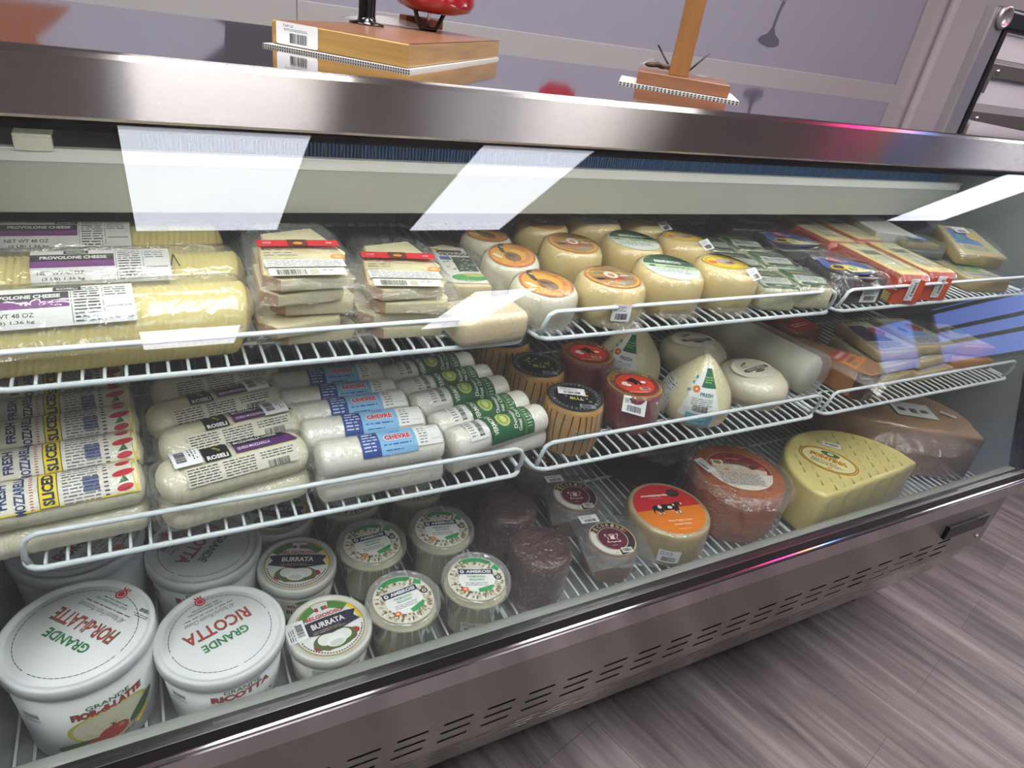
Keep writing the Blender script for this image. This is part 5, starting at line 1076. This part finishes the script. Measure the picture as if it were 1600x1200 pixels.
# dark packs
def dark(loc, rz, label, front=True):
    t = thing('dark_film_wedge_pack', label, 'cheese pack', loc, rz, 'dark film packs with a red oval')
    MB().prism([(-.060, 0), (.050, 0), (.058, .06), (.035, .12), (-.045, .11), (-.064, .05)], 0, .052, 0, .006).build('wrapped_cheese', mat('black_foil', '#2e282b', .28, noise_a=.3, noise_s=18, bump=.5, bump_s=30, coat=.6), t)
    a = Art(); fillpoly(a, [(-.052, .016), (.0, .008), (.050, .020), (.052, .060), (.030, .10), (-.040, .098), (-.058, .05)], '#3f5c9e'); a.poly([(-.025, .014), (.050, .021), (.052, .060), (.020, .066), (-.028, .050)], '#ddd49a'); a.poly([(-.052, .016), (-.025, .012), (-.028, .035), (-.055, .040)], '#33262a'); a.ell(.004, .078, .032, .013, '#e6dede', n=24); a.ell(.004, .078, .030, .0115, '#c0303c', n=24); a.text('PRIMA DONNA', .004, .078, .044, .007, '#f2e4e4', bold=.04)
    a.ell(-.034, .040, .016, .013, '#e0b02c', n=18); a.ell(-.034, .040, .011, .009, '#2a1c18', n=16); a.ell(-.010, .030, .010, .006, '#5c9a4c', n=12); a.ell(.02, .036, .012, .006, '#8fb060', n=12); a.ell(.0, .018, .008, .004, '#7a86c4', n=12); a.fine(-.05, .084, -.03, .094, 2, 4, '#e6e6ee')
    a.build('label', lambda u, v, h: (u, v, .052-.002*math.sin(u*70)+h), t, base=.0034)
    MB().grid(lambda u, v: ((u-.5)*.145, -.016-.006*math.sin(u*9)+.15*v, .058-.03*max(0, abs(u-.5)*2-.8)*3-.022*max(0, .22-v)*4+.004*nz(u*6, v*5, loc[1]*9, 1, 1)), 20, 18).build('film', clear('dark_pack_film', .08, '#8a8488', f0=.06, rough=.12, bump=.7, bump_s=35), t)
    if front: sticker(t, frontmap(-.003, .016, .020), .040, .026, 6)
    return t
dark((1.135, .712, TZ+.001), -8, 'front dark film pack with a red oval, white sticker on its front face')
dark((1.145, .860, TZ+.001), -5, 'second dark film pack with a red oval', False)
dark((1.14, .99, TZ+.001), -5, 'rearmost dark film pack, in the shade', False)
# orange edged wedges
def orange(loc, rz, label, stk=True):
    t = thing('orange_wedge_pack', label, 'cheese pack', loc, rz, 'pale wedges with orange-red ends')
    MB().prism([(-.034, 0), (.034, 0), (.034, .17), (-.034, .17)], 0, .060, 0, .004).build('cheese', mat('pale_yellow_cheese', '#e0cf82', .4, noise_a=.05, noise_s=20, coat=.3), t)
    MB().box(-.0345, .0345, -.0015, .004, .0005, .0585).box(-.0352, -.0335, -.0015, .17, .02, .0588).build('orange_rind', mat('orange_wax', '#de5634', .32, noise_a=.1, noise_s=20, coat=.5), t, .001)
    a = Art(); a.rect(-.022, .035, .022, .145, '#dcd8be', .05); a.rect(-.020, .10, .018, .125, '#5a6a3c', .05); a.fine(-.018, .04, .018, .095, 7, 4, '#8a8468', .9); a.build('label', flat(.060), t, base=.0008)
    if stk: sticker(t, (lambda f_: (lambda u, v, h: f_(-v, u, h)))(place(.004, -.0022, .030, (1, 0, 0), (0, 0, 1))), .044, .020, 7)
    o = MB().grid(lambda u, v: ((u-.5)*.080, -.012+.19*v, .0635-.02*max(0, abs(u-.5)*2-.82)*3-.03*max(0, .07-v)*6+.003*nz(u*4, v*8, loc[0]*9, 1, 1)), 14, 22).build('film', film, t)
    return t
orange((1.252, .700, TZ+.001), -10, 'front left pale wedge with an orange-red end and an upright sticker')
orange((1.343, .704, TZ+.001), -12, 'front right pale wedge with an orange-red end and an upright sticker')
orange((1.275, .885, TZ+.001), -8, 'pale wedge with orange edge in the row behind, on the left', False)
orange((1.372, .890, TZ+.001), -10, 'pale wedge with orange edge in the row behind, on the right', False)
# clamshells and clear packs at the right end
def clam(loc, rz, label, base_c, lid_haze=.3, group='plastic clamshell packs at the right end'):
    t = thing('clamshell_pack', label, 'plastic pack', loc, rz, group)
    MB().prism(rrect(-.055, .055, -.04, .04, .008), 0, .014, 0, .002).build('tray', mat('pack_'+base_c.strip('#'), base_c, .35), t)
    MB().add([(x*s, y*s2, z) for z, s, s2 in ((.014, 1, 1), (.032, .92, .9)) for x, y in ((-.054, -.039), (.054, -.039), (.054, .039), (-.054, .039))], [(4, 5, 6, 7), (0, 1, 5, 4), (1, 2, 6, 5), (2, 3, 7, 6), (3, 0, 4, 7)]).build('clear_cover', clear('clam_cover', lid_haze, '#9a9fa0', f0=.1, rough=.1), t)
    MB().prism(rrect(-.045, .045, -.03, .03, .006), .014, .026, 0, .002).build('cheese', goldish, t)
    Art().poly(rrect(-.03, .02, -.02, .02, .003), '#3c5c8a').ell(.005, 0, .01, .008, '#8fb8d8').fine(-.026, -.016, .016, -.006, 2, 3, '#dde').build('label', flat(.032), t)
    return t
clam((1.50, .872, TZ+.001), -15, 'lower clear clamshell behind the orange wedges, with a black tray', '#1c2026')
clam((1.505, .875, TZ+.036), -18, 'upper clear clamshell on the black tray one', '#6c7274')
clam((1.47, 1.01, TZ+.001), -10, 'dark green pack in the shade at the back right', '#1f3a2c')
t = thing('white_carton', 'plain grey-white carton at the back right under the coil tray', 'carton', (1.50, 1.0, TZ+.037), -22)
rbox('box_body', -.05, .05, -.12, .12, 0, .035, mat('carton_grey', '#c9cbc6', .6, noise_a=.03), t, .002)
mc = ['#b8b48c', '#4a78b8', '#c8b070', '#3a9a5c']
flatpack((1.555, .715, TZ+.001), -14, 'clear pack with a green dot and mixed print behind the right guard rail', ['#c8cabc', '#8a9a5c', '#3a9a5c', '#4a78b8'], 41, .11, .09, .11, .03, group='clear packs at the right end')
t = flatpack((1.60, .775, TZ+.034), -20, 'tilted clear pack with blue spots, on top at the right end of the upper shelf', mc, 42, .11, .09, .12, .03, group='clear packs at the right end')
t.rotation_euler = (R(14), 0, R(-20)); sticker(t, flat(.032, -.005, .095, 4), .036, .024, 3)
# ================================================================ ON THE WORKTOP
CZ = 1.264
pine = mat('varnished_pine', '#b08a50', .3, noise_a=.55, noise_s=7, stretch=(1.2, 1.2, 22), coat=.4)
red_w = mat('reddish_board', '#8a5c3e', .35, noise_a=.3, noise_s=9, stretch=(1, 6, 1), coat=.3)
def cardboard(name, pts, label, t=None):
    o = MB().prism(pts, 0, .003).build(name, mat('grey_cardboard', '#c9c6c2', .8, noise_a=.05), None); tag(o, label, 'cardboard'); return o
fl = (.292, .835); lf = (.160, .965); rtp = (.575, 1.175); bk = (.443, 1.285)
cb1 = [(fl[0]+.001, fl[1]-.007), (rtp[0]+.0, rtp[1]-.004), (bk[0], bk[1]+.003), (lf[0]-.012, lf[1]-.006)]
def corrug(o, p, q, n):
    mb = MB(); d = Vector((q[0]-p[0], q[1]-p[1], 0)); 
    for k in range(n):
        a_ = Vector((p[0], p[1], 0))+d*(k+.25)/n; b_ = Vector((p[0], p[1], 0))+d*(k+.75)/n; nn = Vector((d.y, -d.x, 0)).normalized()*.0006
        mb.add([tuple(a_+nn+Vector((0, 0, .0006))), tuple(b_+nn+Vector((0, 0, .0006))), tuple(b_+nn+Vector((0, 0, .0028))), tuple(a_+nn+Vector((0, 0, .0028)))], [(0, 1, 2, 3)])
    mb.build('flute_shadow', ink('#3b3936'), o)
c = cardboard('cardboard_sheet', cb1, 'corrugated cardboard sheet under the large wooden stand base'); c.location = (0, 0, CZ); corrug(c, cb1[3], cb1[0], 60)
t = thing('ham_stand', 'ham stand with a thick pine base, black post, prongs and a red holder, on cardboard', 'ham stand', (0, 0, CZ+.0036))
BH = .026
o = MB().add([(p[0], p[1], z) for z in (0, BH) for p in (fl, rtp, bk, lf)], [(3, 2, 1, 0), (4, 5, 6, 7), (0, 1, 5, 4), (1, 2, 6, 5), (2, 3, 7, 6), (3, 0, 4, 7)]).build('base_board', pine, t, .0015)
MB().add([(fl[0]+(p[0]-fl[0])*.98+.003, fl[1]+(p[1]-fl[1])*.98+.003, BH+.0003) for p in (fl, rtp, bk, lf)], [(0, 1, 2, 3)]).build('top_veneer', red_w, t)
u_ = Vector((fl[0]-lf[0], fl[1]-lf[1], 0)).normalized()
a = Art(); a.poly(rrect(-.029, .029, -.0125, .0125, .003), '#edeef0'); a.bars(-.010, -.010, .014, .001, 12); a.text('TAPI 20', -.012, .0085, .014, .0028, '#33343a', bold=.0); a.fine(-.018, .003, .016, .006, 2, 3, '#55565c')
m0 = Vector((lf[0], lf[1], 0))+u_*.036
a.build('price_label', place(m0.x, m0.y, BH*.52, u_, (0, 0, 1)), t, base=.0006, label='white price sticker with a barcode')
PX, PY = .322, 1.115
MB().lathe([(.026, BH), (.026, BH+.003), (.014, BH+.005), (.0125, BH+.011), (.0120, .30), (.008, .31)], 28, cx=PX, cy=PY).build('post', mat('black_gloss', '#0d0d0f', .15, coat=.6), t)
QX, QY = .440, 1.17
mp_ = mat('gun_metal', '#4a4644', .3, .9)
MB().tube([(QX-.040, QY+.0, BH+.075), (QX-.018, QY, BH+.012), (QX-.012, QY, BH+.003), (QX+.012, QY, BH+.003), (QX+.018, QY, BH+.012), (QX+.050, QY, BH+.075)], .0035, 6).build('prong', mp_, t)
MB().tube([(QX, QY, BH), (QX, QY, BH+.06)], .0028, 10).build('prong_stem', mat('chrome', '#d8d8dc', .12, 1), t)
MB().lathe([(.0, .052), (.035, .053), (.058, .060), (.064, .070), (.064, .10), (.05, .13), (0, .135)], 36, cx=QX+.008, cy=QY).build('red_holder', mat('red_lacquer', '#a01824', .2, coat=.6), t)
o = MB().box(-.045, .03, -.012, .012, 0, .016).build('wooden_stop', mat('dark_oak', '#7a3f24', .4, noise_a=.3, noise_s=18), t, .002); o.location = (.462, 1.245, BH+.001); o.rotation_euler = (0, 0, R(12))
t2 = MB().grid(lambda u, v: (.30+.14*u+.012*v, 1.19+.022*v-.03*u+.01*math.sin(u*7), CZ+.0045+BH+.010*math.sin(u*PI)*v+.001), 24, 3).build('plastic_strap', clear('strap_clear', .35, '#e8e4e0', f0=.1), None); tag(t2, 'crumpled clear plastic strap lying on the large pine base behind the post', 'plastic strap')
# second stand
c0 = (.705, .985); c1_ = (.862, .868); dd = Vector((.157, -.117, 0)).normalized(); ee = Vector((.117, .157, 0)).normalized()
P2 = lambda a, b: (c0[0]+dd.x*a+ee.x*b, c0[1]+dd.y*a+ee.y*b)
W2 = .196
c = cardboard('cardboard_sheet', [P2(0, 0), P2(W2, 0), P2(W2+.004, .155), P2(.0, .15)], 'small corrugated cardboard sheet under the narrow wooden stand'); c.location = (0, 0, CZ); corrug(c, P2(0, 0), P2(W2, 0), 32)
t = thing('ham_stand', 'narrow wooden stand with an upright oak post and two black prongs', 'ham stand', (0, 0, CZ+.0036))
oak = mat('oak_base', '#80543a', .4, noise_a=.35, noise_s=22, stretch=(1, 1, 5), coat=.3); oak2 = mat('oak_post', '#8c6038', .35, noise_a=.3, noise_s=16, stretch=(5, 5, .6), coat=.4)
q = [P2(.028, .010), P2(.178, .010), P2(.178, .150), P2(.028, .150)]
MB().add([(p[0], p[1], z) for z in (0, .019) for p in q], [(3, 2, 1, 0), (4, 5, 6, 7), (0, 1, 5, 4), (1, 2, 6, 5), (2, 3, 7, 6), (3, 0, 4, 7)]).build('base_board', oak, t, .001)
q = [P2(.078, .040), P2(.110, .040), P2(.110, .066), P2(.078, .066)]
MB().add([(p[0], p[1], z) for z in (.019, .40) for p in q], [(3, 2, 1, 0), (4, 5, 6, 7), (0, 1, 5, 4), (1, 2, 6, 5), (2, 3, 7, 6), (3, 0, 4, 7)]).build('post', oak2, t, .001)
for s, l in ((-1, 0), (1, 0)):
    p = P2(.096+.010*s, .088); e = P2(.096+.044*s, .10); MB().tube([(p[0], p[1], .020), (e[0], e[1], .058)], .0016, 6).build('prong', blk, t)
t = thing('hardware_bag', 'small clear bag of brown fittings on the narrow stand base', 'plastic bag', (*P2(.06, .085), CZ+.0236), -30)
MB().grid(lambda u, v: (-.03+.13*u, -.012+.026*v, .003+.014*math.exp(-((u-.15)/.12)**2)+.002*nz(u*8, v*5, 1, 1, 1)), 26, 6).build('bag', clear('bag_clear', .3, '#e6e2de', f0=.12, rough=.08, bump=.6), t)
for k in range(5): MB().grid(lambda u, v: (.010*math.cos(u*2*PI)*math.sin(v*PI), .004*math.sin(u*2*PI)*math.sin(v*PI), .004*math.cos(v*PI)), 10, 6).build('fitting', mat('brown_fitting', '#4a382c', .5), t).location = (-.014+.007*k, .001*(k % 2), .007+.001*(k % 3))
# chrome framed rack beyond the case end
t = thing('chrome_rack', 'chrome-framed stand with pale panels and grey brackets, beyond the right end of the case', 'rack', (2.47, 1.5, 0), 0)
chm = mat('mirror_chrome', '#a8a4a6', .3, .65, noise_a=.2, noise_s=7); pn = mat('pale_panel', '#c9cbce', .25, noise_a=.03); gb = mat('grey_bracket', '#6f6c66', .35, .5)
MB().prism(rrect(-.035, .045, -.02, .02, .008), 0, 1.56).build('post', chm, t)
MB().prism(rrect(.05, .068, -.025, .0, .003), 0, 1.50).build('inner_channel', mat('dark_channel', '#2a282a', .4, .5), t)
o = MB().lathe([(.034, 0), (.036, .006), (.032, .012), (.024, .013), (.022, .008), (0, .008)], 32).build('cap_knob', chm, t); o.location = (.015, -.02, 1.535); o.rotation_euler = (R(90), 0, 0)
rbox('top_rail', .0, .9, -.02, .02, 1.50, 1.565, mat('rail_black', '#1d1b20', .3), t, .012, 3)
MB().prism(rrect(.825, .9, -.02, .02, .008), 0, 1.56).build('post', chm, t)
for z0, z1 in ((1.42, 1.495), (1.28, 1.385), (.9, 1.215), (.3, .8)): rbox('panel', .09, .83, .0, .012, z0, z1, pn, t, .002)
for z in (1.365, 1.215):
    b = MB().box(.07, .84, -.014, -.004, z, z+.042).box(.07, .105, -.014, -.004, z-.05, z).build('bracket', gb, t, .001)
    s = MB().lathe([(.009, 0), (.008, .004), (0, .006)], 14).build('bolt', mat('chrome', '#d8d8dc', .12, 1), b); s.location = (.125, -.014, z+.02); s.rotation_euler = (R(90), 0, 0)
